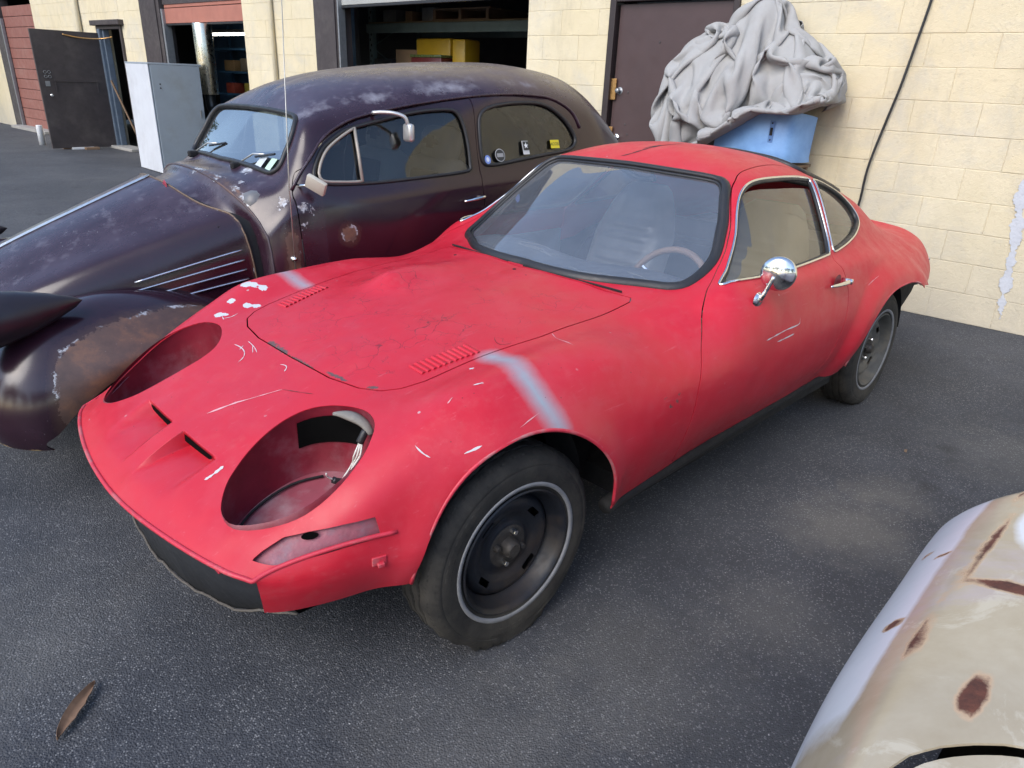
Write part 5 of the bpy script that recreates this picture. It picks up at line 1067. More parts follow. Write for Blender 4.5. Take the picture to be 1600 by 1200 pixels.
MB().tube(HN.at(np.full(40, HN.uk[-1]-.002), np.linspace(-.95, .95, 40))+[0, 0, .001], .0035, 6).build('hood_edge', simple('worn_edge_metal', (0.16, 0.11, 0.075), 0.5, .3, var=.6, scale=40), sedan, True)
# dark gap and badge between hood and cowl, cowl ridge
gp_ = SN.at(np.zeros(30)+.006, np.linspace(-.93, .93, 30)); MB().tube(SN.at(np.full(30, SN.uk[2]), np.linspace(-1.2, 1.2, 30)), .006, 8, False, .7).build('cowl_ridge', PLUM if False else simple('rusty_cowl_ridge', (0.06, 0.045, 0.055), 0.5, var=0.4, scale=9, dirt=(0.20, 0.11, 0.07), dirt_amt=0.8), sedan, True)
hg = HN.at(np.full(30, HN.uk[-1]), np.linspace(-.9, .9, 30)); MB().grid(np.stack([hg+[.01,0,-.018], hg*[1,.97,1]+[-.16, 0, -.03]])).build('cowl_gutter', BLACKP, sedan, True)
MB().lathe([(.0001,.004),(.02,.004),(.026,.001)], 20, (.352, .17, .962), 'x', Matrix.Identity(3)).build('hood_badge', simple('red_enamel', (0.25, 0.02, 0.04), 0.3), sedan)
# front fenders with headlight pods
for sg_ in (1, -1):
    D, T = sgrid(FN, .014, .012, False, sg_); P_ = D[:, :3]*[1, sg_, 1]; v = D[:, 7]
    RUSTP = csmooth([(.945,.43),(.88,.40),(.80,.375),(.70,.35),(.60,.325),(.46,.28),(.30,.30),(.25,.60),(.60,.64),(.80,.64),(.93,.64),(.975,.56)], 4)
    rr_ = sdf(np.stack([P_[:, 0], v], 1), RUSTP); ru = np.clip(.5-rr_/.09, 0, 1) if sg_ > 0 else z0[:len(D)]*0+.1
    gold = .62*soft(np.linalg.norm((P_-(1.10,.60,.45))*[.5,.7,1], axis=1), .06, .05)+.6*np.clip(1-D[:, 6]/.05, 0, 1)+.55*soft(poly_dist(P_, [(1.02,.87,.33),(.98,.88,.40)]), .02, .03)
    whf = .45*soft(abs(rr_), .012, .015)+.4*soft(np.linalg.norm(P_-(.72,.57,.66), axis=1), .02, .03)
    D[:, :3] += D[:, 3:6]*(.006*vnoise(P_, 5, 9)*smoothstep(.05, .3, v))[:, None]
    D = with_paint(D, [ru, np.clip(gold, 0, 1), whf, np.full(len(D), .25)])
    f = (np.hypot(D[:, 0]-.60, D[:, 2]-.24)-.27)+.012*vnoise(D[:, :3]*[1,0,1], 22, 4); f = np.where(v > .30, f, .05); D, T = clip(D, T, f)
    fd = shell('front_fender', D, T, .004, PLUM, sedan, 0, PC)
    if sg_ > 0: fd['label'] = 'dented front fender with a big bare rusty patch'
    pd = MB().lathe([(.0001,-.24),(.018,-.215),(.045,-.15),(.072,-.07),(.090,.02),(.096,.09),(.098,.13)], 28, (1.06, sg_*.705, .668), 'x', Matrix.Rotation(math.radians(5), 3, 'Y')).build('headlight_pod', simple('satin_dark_pod', (0.016, 0.012, 0.018), 0.4, var=0.3), sedan, True)
    MB().lathe([(.098,.13),(.104,.135),(.104,.15),(.092,.155)], 28, (1.06, sg_*.705, .668), 'x').build('lamp_ring', CHROME, pd, True)
    MB().lathe([(.0001,.168),(.05,.163),(.092,.152)], 28, (1.06, sg_*.705, .668), 'x').build('lens', simple('lamp_glass', (0.5, 0.52, 0.52), 0.1), pd, True)
    # torn crack lines over the painted front
    if sg_ > 0:
        for c_ in ([(1.10,.60,.47),(1.115,.66,.40),(1.10,.70,.33),(1.08,.72,.27)], [(1.09,.55,.48),(1.10,.60,.47)]):
            k = np.array(c_)*[1,.965,1]; MB().tube(osmooth(k+[.018,0,0], 5), .003, 5).build('paint_crack', SCRD, fd)
gr_ = empty('grille', (0, 0, 0), 0, sedan)
for k in range(9):
    z_ = .26+.034*k; yq = np.linspace(-.36, .36, 17); xf = 1.215-.12*(k/8)**2-.35*np.abs(yq)**2
    MB().tube(np.stack([xf, yq, np.full(17, z_)], 1), .006, 6).build('grille_bar', CHROME, gr_, True)
yq = np.linspace(-.40, .40, 17); MB().grid(np.array([[(1.17-.14*t-.35*y*y, y, .22+.36*t) for y in yq] for t in (0, .5, 1)])).build('grille_shell', BLACKP, gr_, True)
# rear fenders, wheels, floor (mostly hidden)
for sg_ in (1, -1):
    A = []
    for x, w_, h_ in ((-1.35,.02,.10),(-1.5,.10,.45),(-1.75,.15,.58),(-2.0,.14,.56),(-2.25,.10,.46),(-2.42,.02,.2)):
        A.append([(x, sg_*(.58+w_*math.sin(t)*1.0), .20+h_*math.cos(t)) for t in np.linspace(0, math.pi/2, 10)])
    MB().grid(np.array(A), sg_ > 0).build('rear_fender', simple('plain_plum', (0.025, 0.010, 0.017), 0.35), sedan, True)
    for x in (.60, -1.9):
        wq = empty('wheel', (x, sg_*.60, .29), 0, sedan)
        MB().lathe([(.16,-.07),(.20,-.085),(.25,-.085),(.285,-.06),(.289,0),(.285,.06),(.25,.085),(.20,.085),(.16,.07)], 40).build('tyre', TYRE, wq, True); MB().lathe([(.165,sg_*.06),(.12,sg_*.03),(.05,sg_*.05),(.0001,sg_*.05)], 32).build('rim', STEEL, wq, True)
    MB().box((-.72, sg_*.66, .22), (1.3, .22, .04), 0, .01).build('running_board', BLACKR, sedan)
MB().box((-1.1, 0, .30), (2.4, 1.2, .06)).box((.62, 0, .42), (.78, .62, .34)).box((.27, 0, .6), (.03, 1.05, .5)).box((-2.2, 0, .6), (.04, 1.0, .5)).build('underbody', BLACKP, sedan)
SEATW = simple('off_white_seat_cover', (0.36, 0.34, 0.32), 0.8, var=0.15); SEATD = simple('dark_seat_insert', (0.05, 0.04, 0.05), 0.8, var=0.2)
for y_, lb in ((.27, 0), (-.27, 1)):
    se = empty('bucket_seat', (-.75, y_, .33), 0, sedan)
    MB().box((.12, 0, .12), (.48, .46, .18), 0, .06).build('cushion', SEATW, se, True); bk = MB().box((-.16, 0, .42), (.14, .44, .60), 0, .06, Matrix.Rotation(-.18, 4, 'Y')).build('backrest', SEATW, se, True)
    MB().box((-.078, 0, .43), (.03, .22, .46), 0, .012, Matrix.Rotation(-.18, 4, 'Y')).build('insert', SEATD, bk, True); hr = MB().box((-.22, 0, .78), (.11, .27, .17), 0, .05, Matrix.Rotation(-.18, 4, 'Y')).build('headrest', SEATW, se, True)
    bw = [(-.07,-.012),(-.03,-.012),(-.03,-.03),(.03,-.03),(.03,-.012),(.07,-.012),(.055,.014),(.03,.014),(.03,.03),(-.03,.03),(-.03,.014),(-.055,.014)]
    MB().prism(bw, 0, .003, Matrix.Translation((-.155, 0, .79)) @ Matrix.Rotation(-.18, 4, 'Y') @ Matrix.Rotation(math.pi/2, 4, 'Z') @ Matrix.Rotation(math.pi/2, 4, 'X')).build('emblem', SEATD, hr)
MB().box((-1.45, 0, .62), (.16, 1.0, .55), 0, .06, Matrix.Rotation(-.2, 4, 'Y')).build('rear_bench', SEATW, sedan, True)
MB().box((.03, 0, .90), (.25, 1.05, .14), 0, .04).build('dashboard', VINYL, sedan, True)
a_ = np.linspace(0, 2*math.pi, 40, endpoint=False); MB().tube(np.stack([-.22+.08*np.cos(a_), .27+.17*np.sin(a_), .93+.15*np.cos(a_)], 1), .011, 8, True).build('steering_wheel', BLACKR, sedan, True)
# mirrors, wipers, aerial
ALM = simple('cast_aluminium', (0.55, 0.55, 0.54), 0.35, 0.7, var=0.15); WHM = simple('cream_mirror_shell', (0.42, 0.40, 0.34), 0.45, var=0.1)
m1 = empty('door_mirror', tuple(s_xv([(-.025,.80)], .0)[0]), 0, sdoors[0]); MB().tube([(0,0,0),(.01,.05,.005),(-.01,.10,.012)], .006, 6).build('mirror_stem', CHROME, m1, True)
MB().box((-.02, .12, .015), (.022, .085, .060), .35, .007, Matrix.Rotation(.5, 4, 'Z') @ Matrix.Rotation(.35, 4, 'Y') @ Matrix.Rotation(-.5, 4, 'X')).build('mirror_head', WHM, m1, True, angle=40)
m2 = empty('roof_mirror', tuple(s_xv([(-.47,.60)], .0)[0]), 0, sdoors[0]); MB().tube(osmooth([(.05,.0,.0),(.0,.05,.004),(-.05,.09,-.01),(-.065,.095,-.045)], 5), .008, 8).build('mirror_arm', ALM, m2, True)
MB().box((-.07, .095, -.075), (.03, .06, .075), 0, .012).build('mirror_head', ALM, m2, True)
for y0, y1 in ((.20, .36), (-.32, -.12)):
    wp_ = empty('wiper', (.045, y0, 1.035), 0, sedan); MB().box((.015, 0, .0), (.05, .03, .03), 0, .008).build('pivot', BLACKP, wp_); MB().tube([(0,0,.012),(-.03,.08,.055),(-.045,.16,.06)], .004, 6).build('arm', ALM, wp_, True); MB().tube([(-.03,.10,.045),(-.055,.24,.068)], .005, 5).build('blade', BLACKR, wp_)
ae = empty('aerial', (.045, .655, .0), 0, sedan)
MB().tube([(0,.012,.52),(0,.012,1.0),(-.02,.035,1.66)], [.0030,.0026,.0014], 6).build('mast', simple('dull_mast', (0.40, 0.39, 0.36), 0.35, 0.8), ae, True)
for z_ in (.60, .72): MB().lathe([(.0001,.018),(.010,.014),(.012,-.01)], 10, (0, 0, z_)).build('clamp', CHROME, ae, True)
# decals on the quarter glass and windscreen
def decal(parent, c, w_, h_, col, name='sticker', shape='rect', off=.0):
    P = np.asarray(c, float); mt_ = simple('decal_%s' % str(col), col, 0.6, var=0.05)
    if shape == 'rect': pl_ = [(-w_/2,-h_/2),(w_/2,-h_/2),(w_/2,h_/2),(-w_/2,h_/2)]
    elif shape == 'disc': pl_ = [(w_/2*math.cos(t), h_/2*math.sin(t)) for t in np.linspace(0, 2*math.pi, 24, endpoint=False)]
    elif shape == 'star': pl_ = [((w_/2 if k % 2 == 0 else w_/5)*math.sin(k*math.pi/5), (w_/2 if k % 2 == 0 else w_/5)*math.cos(k*math.pi/5)) for k in range(10)]
    M_ = Matrix.Translation(P) @ Matrix.Rotation(math.pi, 4, 'Z') @ Matrix.Rotation(math.radians(-20), 4, 'X') @ Matrix.Rotation(math.pi/2, 4, 'X')
    return MB().prism(pl_, off, off+.0006, M_).build(name, mt_, parent)
def qpt(x, v, off=-.004): return s_xv([(x, v)], off)[0]
c = qpt(-.992,.832); decal(sedan, c, .036, .042, (.16,.24,.55), shape='disc'); decal(sedan, c, .018, .022, (.62,.64,.70), shape='disc', off=.0008)
c = qpt(-1.072,.822); decal(sedan, c, .062, .062, (.40,.40,.40), shape='disc'); decal(sedan, c, .055, .055, (.03,.03,.03), shape='disc', off=.0008); decal(sedan, c, .04, .018, (.28,.28,.28), off=.0016)
c = qpt(-1.245,.808); decal(sedan, c, .042, .066, (.55,.55,.55)); decal(sedan, c+[0,0,.009], .036, .042, (.02,.02,.02), off=.0008); decal(sedan, c+[0,0,.009], .032, .032, (.70,.70,.70), shape='star', off=.0016); decal(sedan, c+[0,0,-.023], .030, .010, (.05,.05,.05), off=.0008)
c = qpt(-1.455,.808); decal(sedan, c, .062, .042, (.62,.50,.02))
def text(body, parent, c, size, col, rx=-20, name='lettering', rotz=math.pi):
    cu = bpy.data.curves.new(name, 'FONT'); cu.body = body; cu.size = size; cu.align_x = 'CENTER'; cu.align_y = 'CENTER'; cu.extrude = .0002
    o = bpy.data.objects.new('tmp', cu); COL.objects.link(o); dg = bpy.context.evaluated_depsgraph_get(); me = bpy.data.meshes.new_from_object(o.evaluated_get(dg)); bpy.data.objects.remove(o)
    me.materials.clear(); q = link(name, me, simple('ink_%s' % str(col), col, 0.6, var=0.05), parent); q.matrix_local = Matrix.Translation(c) @ Matrix.Rotation(rotz, 4, 'Z') @ Matrix.Rotation(math.radians(rx), 4, 'X') @ Matrix.Rotation(math.pi/2, 4, 'X'); return q
text('ACCEL', sedan, Vector(c)+Vector((0,.0012,.0005)), .021, (.02,.03,.02))
wc = SN.at([SN.uk[3]+.05], [.44])[0]; wc2 = SN.at([SN.uk[3]+.05], [.36])[0]
for q_, w_, col in ((wc, .05, (.45,.62,.50)), (wc2, .06, (.50,.55,.58))):
    M_ = Matrix.Translation(Vector(q_)+Vector((.004,0,.004))) @ Matrix.Rotation(math.pi/2, 4, 'Z') @ Matrix.Rotation(math.radians(48), 4, 'X'); MB().prism([(-w_/2,-.03),(w_/2,-.03),(w_/2,.03),(-w_/2,.03)], 0, .0006, M_).build('inspection_sticker', simple('sticker_%s' % str(col), col, 0.6), sedan)

# ================================================================ TAN CAR (only its rusty wing and bonnet reach into view)
def tan_paint():
    b = NB('rusty_tan_paint'); at = b.attr('paint'); ru, wh, pu = b.sep(at.outputs['Color'])[:3]
    mid = b.noise(6, 6, 0.65, None, .3); base = b.mix(b.mr(mid, .3, .7), (0.33, 0.27, 0.18), (0.45, 0.39, 0.29))
    base = b.mix(b.math('MULTIPLY', b.mr(b.noise(4, 6, .7, None, .8), .52, .66), .55), base, (0.40, 0.34, 0.36))
    base = b.mix(b.math('MULTIPLY', b.mr(b.noise(9, 6, .7, None, 1.0), .56, .64), .5), base, (0.55, 0.50, 0.40))
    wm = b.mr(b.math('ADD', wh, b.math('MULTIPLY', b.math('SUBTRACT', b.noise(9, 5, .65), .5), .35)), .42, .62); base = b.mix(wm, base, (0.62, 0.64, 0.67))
    nz = b.math('MULTIPLY', b.math('SUBTRACT', b.noise(34, 8, .75), .5), .8); hal = b.mr(b.math('ADD', ru, nz), .26, .44); base = b.mix(hal, base, (0.47, 0.33, 0.21))
    rm = b.mr(b.math('ADD', ru, nz), .42, .66); rust = b.ramp(b.noise(40, 6, .7), [(.3, (0.055, 0.020, 0.014)), (.6, (0.12, 0.038, 0.022)), (.8, (0.20, 0.075, 0.04))]); base = b.mix(rm, base, rust)
    b.bump(b.math('ADD', b.math('MULTIPLY', b.noise(9, 3), 1.0), b.math('MULTIPLY', rm, b.mr(b.noise(90, 5, .7), .2, .8, -1.0, .3))), .35, .003); return b.fin(base, b.mr(rm, 0, 1, .22, .85), 0, .5)
TAN = tan_paint()
TNET = [X(.72,(1.60,.34),(1.585,.50),(1.60,.62),(1.635,.70),(1.66,.735),(1.78,.755),(2.05,.78),(2.45,.79)), X(.55,(1.575,.34),(1.56,.52),(1.575,.68),(1.61,.775),(1.635,.81),(1.76,.835),(2.05,.86),(2.45,.87)),
  X(.30,(1.55,.34),(1.53,.54),(1.54,.70),(1.585,.80),(1.628,.838),(1.75,.865),(2.05,.895),(2.45,.91)), X(.05,(1.545,.34),(1.522,.54),(1.530,.71),(1.58,.81),(1.63,.845),(1.75,.875),(2.05,.91),(2.45,.925)),
  X(-.15,(1.545,.34),(1.515,.54),(1.523,.71),(1.580,.81),(1.638,.848),(1.75,.88),(2.05,.915),(2.45,.93)), X(-.30,(1.61,.34),(1.60,.54),(1.605,.70),(1.632,.80),(1.652,.845),(1.76,.88),(2.05,.92),(2.45,.94)),
  X(-.7,(1.60,.34),(1.585,.54),(1.59,.72),(1.625,.82),(1.665,.86),(1.77,.89),(2.05,.93),(2.45,.95)), X(-1.3,(1.60,.34),(1.585,.54),(1.59,.74),(1.64,.85),(1.69,.89),(1.80,.92),(2.05,.95),(2.45,.97))]
TN = Net(np.array(TNET, float)-[0, 2.45, 0], [0,.17,.32,.42,.47,.6,.88,1.28], [1,3,5]); tan = empty('tan_car', (0, 2.475, 0)); tag(tan, 'sun-bleached tan car with rust spots and pale sky reflection painted on its wing edge', 'car')
u = np.arange(0, TN.uk[-1]+.001, .012); v = np.arange(0, 1.2801, .011); Pt = TN.grid(u, v); Nt = np.cross(np.gradient(Pt, axis=0), np.gradient(Pt, axis=1)); Nt /= np.linalg.norm(Nt, axis=2, keepdims=True)
if Nt[10, 40, 2] < 0: Nt = -Nt
Tt = gtris(*Pt.shape[:2]); fn0 = np.cross(Pt.reshape(-1, 3)[Tt[500, 1]]-Pt.reshape(-1, 3)[Tt[500, 0]], Pt.reshape(-1, 3)[Tt[500, 2]]-Pt.reshape(-1, 3)[Tt[500, 0]])
if fn0@Nt.reshape(-1, 3)[Tt[500, 0]] < 0: Tt = Tt[:, ::-1]
Wt = Pt.reshape(-1, 3)+[0, 2.475, 0]
ru = np.zeros(len(Wt))
vt_ = np.tile(v, len(u)); ru = np.maximum(ru, 1.05*soft(abs(vt_-.455-.012*vnoise(np.stack([Wt[:, 0], 0*Wt[:, 0]], 1), 6, 4, 3)), .002+.0045*np.clip(.4+vnoise(np.stack([Wt[:, 0], 0*Wt[:, 0]], 1), 9, 7, 2), 0, 1), .006)*smoothstep(.40, .30, Wt[:, 0]))
for c, e in (((.377,1.711),(.026,.009)),((.15,1.695),(.010,.035)),((.55,1.635),(.016,.005)),((.05,1.60),(.004,.005)),((.02,1.575),(.005,.004)),((.25,1.60),(.008,.006))): ru = np.maximum(ru, 1.1*np.clip(1.25-np.hypot((Wt[:, 0]-c[0])/e[0], (Wt[:, 1]-c[1])/e[1])*.6, 0, 1))
sky_white = .9*smoothstep(.452, .40, np.tile(v, len(u)))*smoothstep(.62, .30, Wt[:, 0])+.95*soft(np.hypot((Wt[:, 0]+.06)/2.6, (Wt[:, 1]-1.70)/1.0), .042, .022)+.9*smoothstep(.33,.28,np.tile(v, len(u)))  # white mask painting the pale sky reflection on the wing side
Dt = np.concatenate([Pt.reshape(-1, 3), Nt.reshape(-1, 3), np.repeat(u, len(v))[:, None], np.tile(v, len(u))[:, None], np.stack([ru, np.clip(sky_white, 0, 1), ru*0, ru*0+1], 1)], 1)
arc = osmooth([(.66,1.60-2.475),(.57,1.645-2.475),(.53,1.675-2.475),(.484,1.693-2.475),(.448,1.725-2.475),(.418,1.77-2.475),(.40,1.85-2.475),(.39,2.1-2.475),(.39,2.6-2.475)], 5)
pa = np.concatenate([arc, [(1.2, .3), (1.2, -.9)]])
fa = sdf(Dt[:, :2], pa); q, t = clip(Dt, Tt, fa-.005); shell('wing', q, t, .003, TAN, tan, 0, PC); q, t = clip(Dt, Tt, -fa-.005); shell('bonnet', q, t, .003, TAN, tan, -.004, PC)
# mirrored far side, nose and underside so that it stands as a car body
Dm = Dt.copy(); Dm[:, 1] = -Dt[:, 1]+.0; Dm[:, 4] = -Dt[:, 4]; q, t = clip(Dm, Tt[:, ::-1], Dm[:, 1]-.0005); shell('far_wing', q, t, .003, TAN, tan, 0, PC)
nsx = .72; pn = [TN.grid(np.array([0.0]), v)[0]]; pn = np.concatenate([pn[0], (pn[0]*[1,-1,1])[::-1]]); MB().grid(np.stack([pn, pn*[0,.92,.85]+[.80,0,.03], pn*[0,.88,0]+[.80,0,.42]])).build('nose_panel', simple('plain_tan', (0.40, 0.34, 0.25), 0.4), tan, True)
MB().box((-.3, 0, .45), (1.9, 1.3, .35)).build('underbody', BLACKP, tan)
for sg_ in (1, -1):
    wq = empty('wheel', (.1, sg_*.70, .31), 0, tan); MB().lathe([(.18,-.08),(.22,-.09),(.28,-.085),(.309,-.06),(.31,0),(.309,.06),(.28,.085),(.22,.09),(.18,.08)], 40).build('tyre', TYRE, wq, True); MB().lathe([(.185,-sg_*.0),(.12,sg_*.02),(.0001,sg_*.04)], 32).build('rim', STEEL, wq, True)

# ================================================================ TARPAULIN HEAP, BLUE PANEL, SMALL THINGS
def cloth():
    b = NB('grey_car_cover'); m_ = b.noise(5, 6, .65); base = b.mix(m_, (0.29, 0.288, 0.282), (0.38, 0.377, 0.37)); base = b.mix(b.math('MULTIPLY', b.mr(b.noise(3, 6, .7), .5, .72), .35), base, (0.27, 0.25, 0.225))
    b.bump(b.math('ADD', b.math('MULTIPLY', b.noise(300, 2), .15), b.noise(24, 7, .7)), .45, .006); return b.fin(base, .85, 0, .2)
def drape(na=132, nb=88, seed=4):
    g = np.random.default_rng(seed); la, lb = 3.3, 2.7; ra, rb = la/(na-1), lb/(nb-1)
    a, b = np.meshgrid(np.linspace(0, 1, na), np.linspace(0, 1, nb), indexing='ij'); Qn = np.stack([a.ravel()*2, b.ravel()*1.3], 1)
    P = np.stack([.40+1.34*a, .04+.56*b, 2.12+0*a], 2)
    P[..., 2] += (.13*vnoise(Qn, 5, 3, 3)).reshape(na, nb)+.16*np.exp(-((a-.40)/.15)**2); P[..., 0] += (.07*vnoise(Qn, 6, 5, 3)).reshape(na, nb); P[..., 1] += (.07*vnoise(Qn, 6, 6, 3)).reshape(na, nb)
    Vv = np.zeros_like(P); dt = 1/60.
    EL = [((1.20,.22,1.38),(.36,.25,.42)), ((1.04,.18,1.74),(.15,.16,.30)), ((1.47,.24,1.27),(.26,.25,.42)), ((.70,.22,1.46),(.28,.23,.17)), ((1.40,.20,1.62),(.26,.19,.18)), ((.82,.19,1.63),(.20,.18,.18)), ((1.1,.30,1.50),(.10,.26,.10)), ((1.35,.32,1.38),(.09,.22,.12)), ((.9,.30,1.46),(.08,.22,.09))]
    FX = np.array([.3,.42,.60,.85,1.0,1.15,1.30,1.40,1.9]); FZ = np.array([1.40,1.36,1.28,1.28,1.18,1.09,1.0,.90,.80])
    def con(A, B, r, k):
        d_ = B-A; l = np.sqrt((d_*d_).sum(-1, keepdims=True))+1e-9; c = d_*((l-r)/l*.5*k); A += c; B -= c
    sh_ = math.hypot(ra, rb)
    for st in range(80):
        Vv *= .985; Vv[..., 2] -= 9.8*dt; Vv *= .99; O_ = P.copy(); P = P+Vv*dt; hit = np.zeros((na, nb, 1), bool)
        for it in range(7):
            for o in (0, 1):
                n_ = (na-o)//2*2; con(P[o:o+n_:2], P[o+1:o+n_:2], ra, 1); n_ = (nb-o)//2*2; con(P[:, o:o+n_:2], P[:, o+1:o+n_:2], rb, 1)
            if it % 2 == 0:
                for o in (0, 1):
                    n_ = (na-o)//2*2; con(P[o:o+n_:2, :-1], P[o+1:o+n_:2, 1:], sh_, .5); con(P[o:o+n_:2, 1:], P[o+1:o+n_:2, :-1], sh_, .5)
                for o in range(0, 8, 2):
                    n_ = (na-o)//8*8; con(P[o:o+n_:8], P[o+4:o+n_:8], 4*ra, .10); n_ = (nb-o)//8*8; con(P[:, o:o+n_:8], P[:, o+4:o+n_:8], 4*rb, .10)
                for o in (0, 1, 2, 3):
                    n_ = (na-o)//4*4; con(P[o:o+n_:4], P[o+2:o+n_:4], 2*ra, .45); n_ = (nb-o)//4*4; con(P[:, o:o+n_:4], P[:, o+2:o+n_:4], 2*rb, .45)
            for c, r in EL:
                q = (P-c)/np.array(r); l = np.sqrt((q*q).sum(-1, keepdims=True)); P = np.where(l < 1, np.array(c)+q/np.maximum(l, 1e-6)*np.array(r), P); hit |= l < 1.01
            P[..., 1] = np.clip(P[..., 1], .02, .66); P[..., 0] = np.clip(P[..., 0], .405, 1.745); P[..., 2] = np.maximum(P[..., 2], np.interp(P[..., 0], FX, FZ)+.004*np.sin(P[..., 1]*40))
        P = np.where(hit, O_+(P-O_)*np.array([.10, .10, .40]), P)
        Vv = (P-O_)/dt*.94; sp_ = np.sqrt((Vv**2).sum(-1, keepdims=True)); Vv *= np.minimum(1, 2.5/(sp_+1e-9))
    return P
tp = empty('car_cover', W(1.1, 0, 0), ROTW); tag(tp, 'crumpled grey fabric car cover heaped against the cream wall', 'car cover')
PC_ = drape(); PC_[..., 0] -= 1.1; na_, nb_ = PC_.shape[:2]
to = MB().grid(PC_).build('cover_cloth', cloth(), tp, True); sm = to.modifiers.new('smooth', 'SUBSURF'); sm.levels = 1; sm.render_levels = 1
so_ = to.modifiers.new('thick', 'SOLIDIFY'); so_.thickness = .003; so_.offset = 0
BL = NB('pale_blue_enamel'); BL.bump(BL.noise(20, 4), .15, .004); BL = BL.fin(BL.mix(BL.mr(BL.noise(7, 6, .7), .35, .7), (0.15, 0.31, 0.60), (0.22, 0.42, 0.72)), .35, 0, .5)
bp_ = empty('scrap_fender', W(.85, .0, .96), ROTW); tag(bp_, 'pale blue curved sheet metal fender scrap with a slot, under the car cover', 'fender')
A = []
for k, t in enumerate(np.linspace(0, 1, 24)):
    s_ = .34-.66*t; dp_ = .40+.06*math.sin(t*math.pi)-(.30*max(0, t-.86)/.14)*.7; s_ = s_ if t < .88 else .34-.66*.88-.06*math.sin((t-.88)/.12*1.57)
    zt = np.interp(t, [0,.3,.62,.8,1], [.12,.24,.345,.35,.30]); A.append([(s_, dp_-.06*(z_/.35)**2*.6-.02*(z_ < .03), z_) for z_ in np.linspace(0, zt, 10)])
A = np.array(A); nA = gnormals(A); nA = -nA if nA[..., 1].mean() < 0 else nA; TA = gtris(24, 10); a0 = A.reshape(-1, 3); fm = np.cross(a0[TA[:, 1]]-a0[TA[:, 0]], a0[TA[:, 2]]-a0[TA[:, 0]])[:, 1].mean(); TA = TA[:, ::-1] if fm < 0 else TA
sk = shell('skin', np.concatenate([a0, nA.reshape(-1, 3)], 1), TA, .004, BL, bp_)
MB().box((-.10, .447, .20), (.034, .006, .145), 0, .002).build('slot_plate', simple('blue_slot_plate', (0.10, 0.20, 0.42), 0.4), sk); MB().box((-.10, .4515, .20), (.020, .004, .052), 0, .0015).build('slot', BLACKP, sk)
for z_ in (.145, .255): MB().lathe([(.0001,.004),(.005,.003),(.006,0)], 8, (-.10, .4505, z_)).build('bolt_hole', BLACKP, sk)
rs = [(1.10,.22,.62),(1.45,.25,.55),(1.10,.25,.66)]
cr_ = empty('wooden_crate', W(1.08, .32, 0), ROTW); tag(cr_, 'slatted wooden crate standing under the car cover behind the red coupe', 'crate')
for k in range(6): MB().box((0, .24, .08+.15*k), (1.0, .02, .12), 0, .003).build('slat', PALW, cr_); 
for k in range(6): MB().box((0, -.24, .08+.15*k), (1.0, .02, .12), 0, .003).build('slat', PALW, cr_)
for sx in (-.5, .5):
    for sy in (-.21, .21): MB().box((sx*.96, sy, .465), (.05, .035, .93), 0, .003).build('post', PALW, cr_)
MB().box((0, 0, .93), (1.02, .52, .02), 0, .003).build('top', PALW, cr_)
# dry leaf and litter
LEAF = simple('dry_leaf', (0.17, 0.10, 0.06), 0.8, var=0.4, scale=60)
L_ = []
for i, t in enumerate(np.linspace(0, 1, 14)):
    w_ = .017*math.sin(math.pi*min(1, t*1.0))**.6*(1 if t < .5 else 1-.3*(t-.5)); L_.append([(t*.165, -w_*(1+.1*math.sin(i*2)), .012+.006*math.sin(t*3)), (t*.165, -w_*.4, .005+.006*math.sin(t*3)), (t*.165, 0, .003+.007*math.sin(t*3)), (t*.165, w_*.4, .006+.006*math.sin(t*3)), (t*.165, w_, .014+.006*math.sin(t*3))])
A = np.array(L_); nA = gnormals(A); TA = gtris(14, 5); lf_ = shell('dry_leaf', np.concatenate([A.reshape(-1, 3), nA.reshape(-1, 3)], 1), TA, .0012, LEAF, None); lf_.location = (1.008, .244, .002); lf_.rotation_euler = (0, 0, math.atan2(-.099, -.094)); tag(lf_, 'curled dry brown leaf lying on the asphalt before the coupe', 'leaf')
LIT = simple('white_litter', (0.6, 0.6, 0.58), 0.8)
for i, (x, y, rz, lb) in enumerate(((-2.05,1.045,.3,'pale wood chip on the asphalt beside the coupe rear wheel'),(-.463,-4.534,.6,'torn paper scrap on the asphalt beyond the sedan hood'),(-1.6,-7.6,.2,'crumpled paper scrap on the asphalt towards the cabinet'),(-3.9,.32,1.3,'white paper scrap at the foot of the block wall'))):
    a = MB().add([(-.013,-.005,.001),(.011,-.006,.003),(.014,.004,.001),(-.010,.006,.004),(-.013,-.005,.0),(.011,-.006,.0),(.014,.004,.0),(-.010,.006,.0)], [(0,1,2,3),(4,7,6,5),(0,4,5,1),(1,5,6,2),(2,6,7,3),(3,7,4,0)]).build('litter', LIT if i else PALW, None, False, (x, y, .002)); a.rotation_euler = (0,0,rz); tag(a, lb, 'litter')

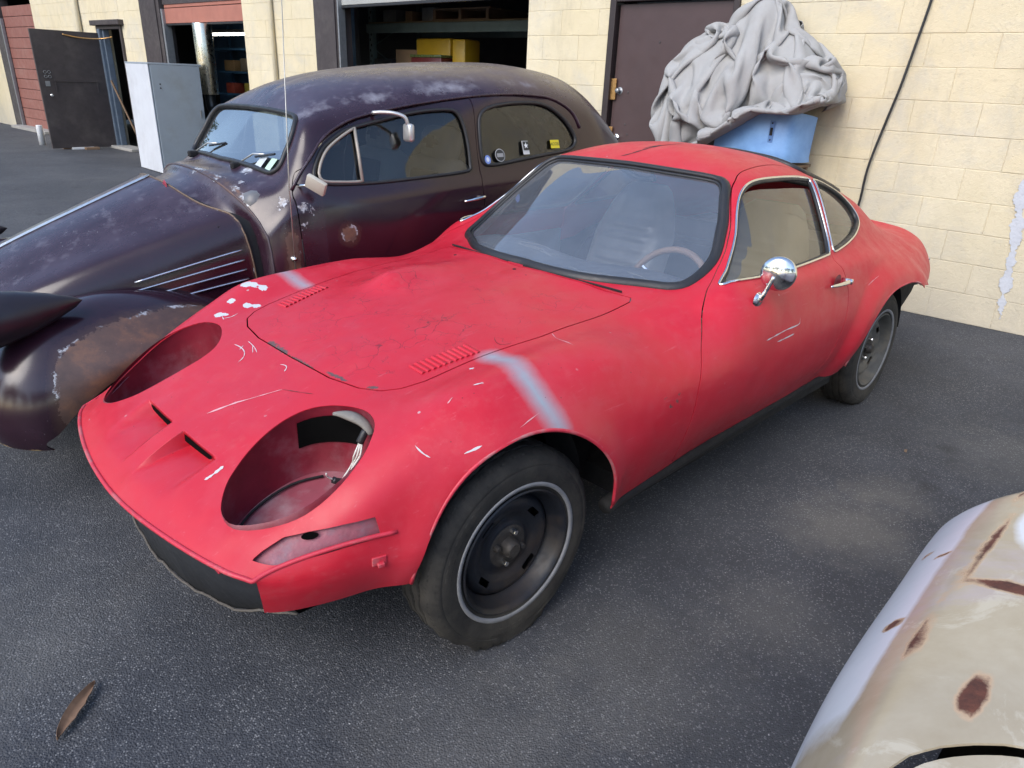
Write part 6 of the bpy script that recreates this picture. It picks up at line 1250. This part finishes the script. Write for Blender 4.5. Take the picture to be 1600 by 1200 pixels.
# ================================================================ TREES beyond the lot (seen only in reflections)
def tree(x, y, h, seed, label):
    rg_ = random.Random(seed); t_ = empty('shade_tree', (x, y, 0)); tag(t_, label, 'tree', 'trees beyond the lot')
    BARK = simple('bark', (0.10, 0.075, 0.05), 0.9, bump=.5); tr = MB(); tr.tube([(0,0,0),(.1,.05,h*.3),(.0,.1,h*.62)], [.28,.22,.10], 10); tr.build('trunk', BARK, t_, True)
    cl = []
    for k in range(9):
        a = rg_.uniform(0, 6.28); r = rg_.uniform(.8, 2.3); p = (r*math.cos(a), r*math.sin(a), h*rg_.uniform(.42, .9)); cl.append((p, rg_.uniform(.9, 1.7)))
        MB().tube([(0,.05,h*.35),(p[0]*.5,p[1]*.5,p[2]*.8),p], [.10,.06,.02], 6).build('limb', BARK, t_, True)
    n = 5200; g = np.random.default_rng(seed); idx = g.integers(0, len(cl), n); ctr = np.array([cl[i][0] for i in idx]); rad = np.array([cl[i][1] for i in idx])
    dr = g.normal(size=(n, 3)); dr /= np.linalg.norm(dr, axis=1, keepdims=True); c_ = ctr+dr*(rad*g.random(n)**.4)[:, None]*[1,1,.75]
    a1 = g.normal(size=(n, 3)); a1 /= np.linalg.norm(a1, axis=1, keepdims=True); a2 = np.cross(a1, g.normal(size=(n, 3))); a2 /= np.linalg.norm(a2, axis=1, keepdims=True); s_ = g.uniform(.07, .16, n)[:, None]
    V = np.stack([c_-a1*s_, c_+a2*s_*.6, c_+a1*s_, c_-a2*s_*.6], 1).reshape(-1, 3); npmesh('crown', V, np.arange(n*4).reshape(-1, 4), simple('leaf_green', (0.055, 0.085, 0.03), 0.6, var=.5, scale=2), t_, None, False); return t_
t0 = tree(1.5, -22, 6.3, 3, 'leafy tree bordering the lot')
k = 0
for x, y in ((6.8,-24),(12,-21),(16,-15),(17.5,-10),(18,-5),(17,0),(18,5),(17,10),(14,14),(9,16),(4,17),(-1,16.5)):
    c = copy_tree(t0); c.location = (x+random.uniform(-.8,.8), y+random.uniform(-.8,.8), 0); c.rotation_euler = (0,0,random.uniform(0,6.28)); sc_ = random.uniform(.9,1.15); c.scale = (sc_, sc_, sc_)
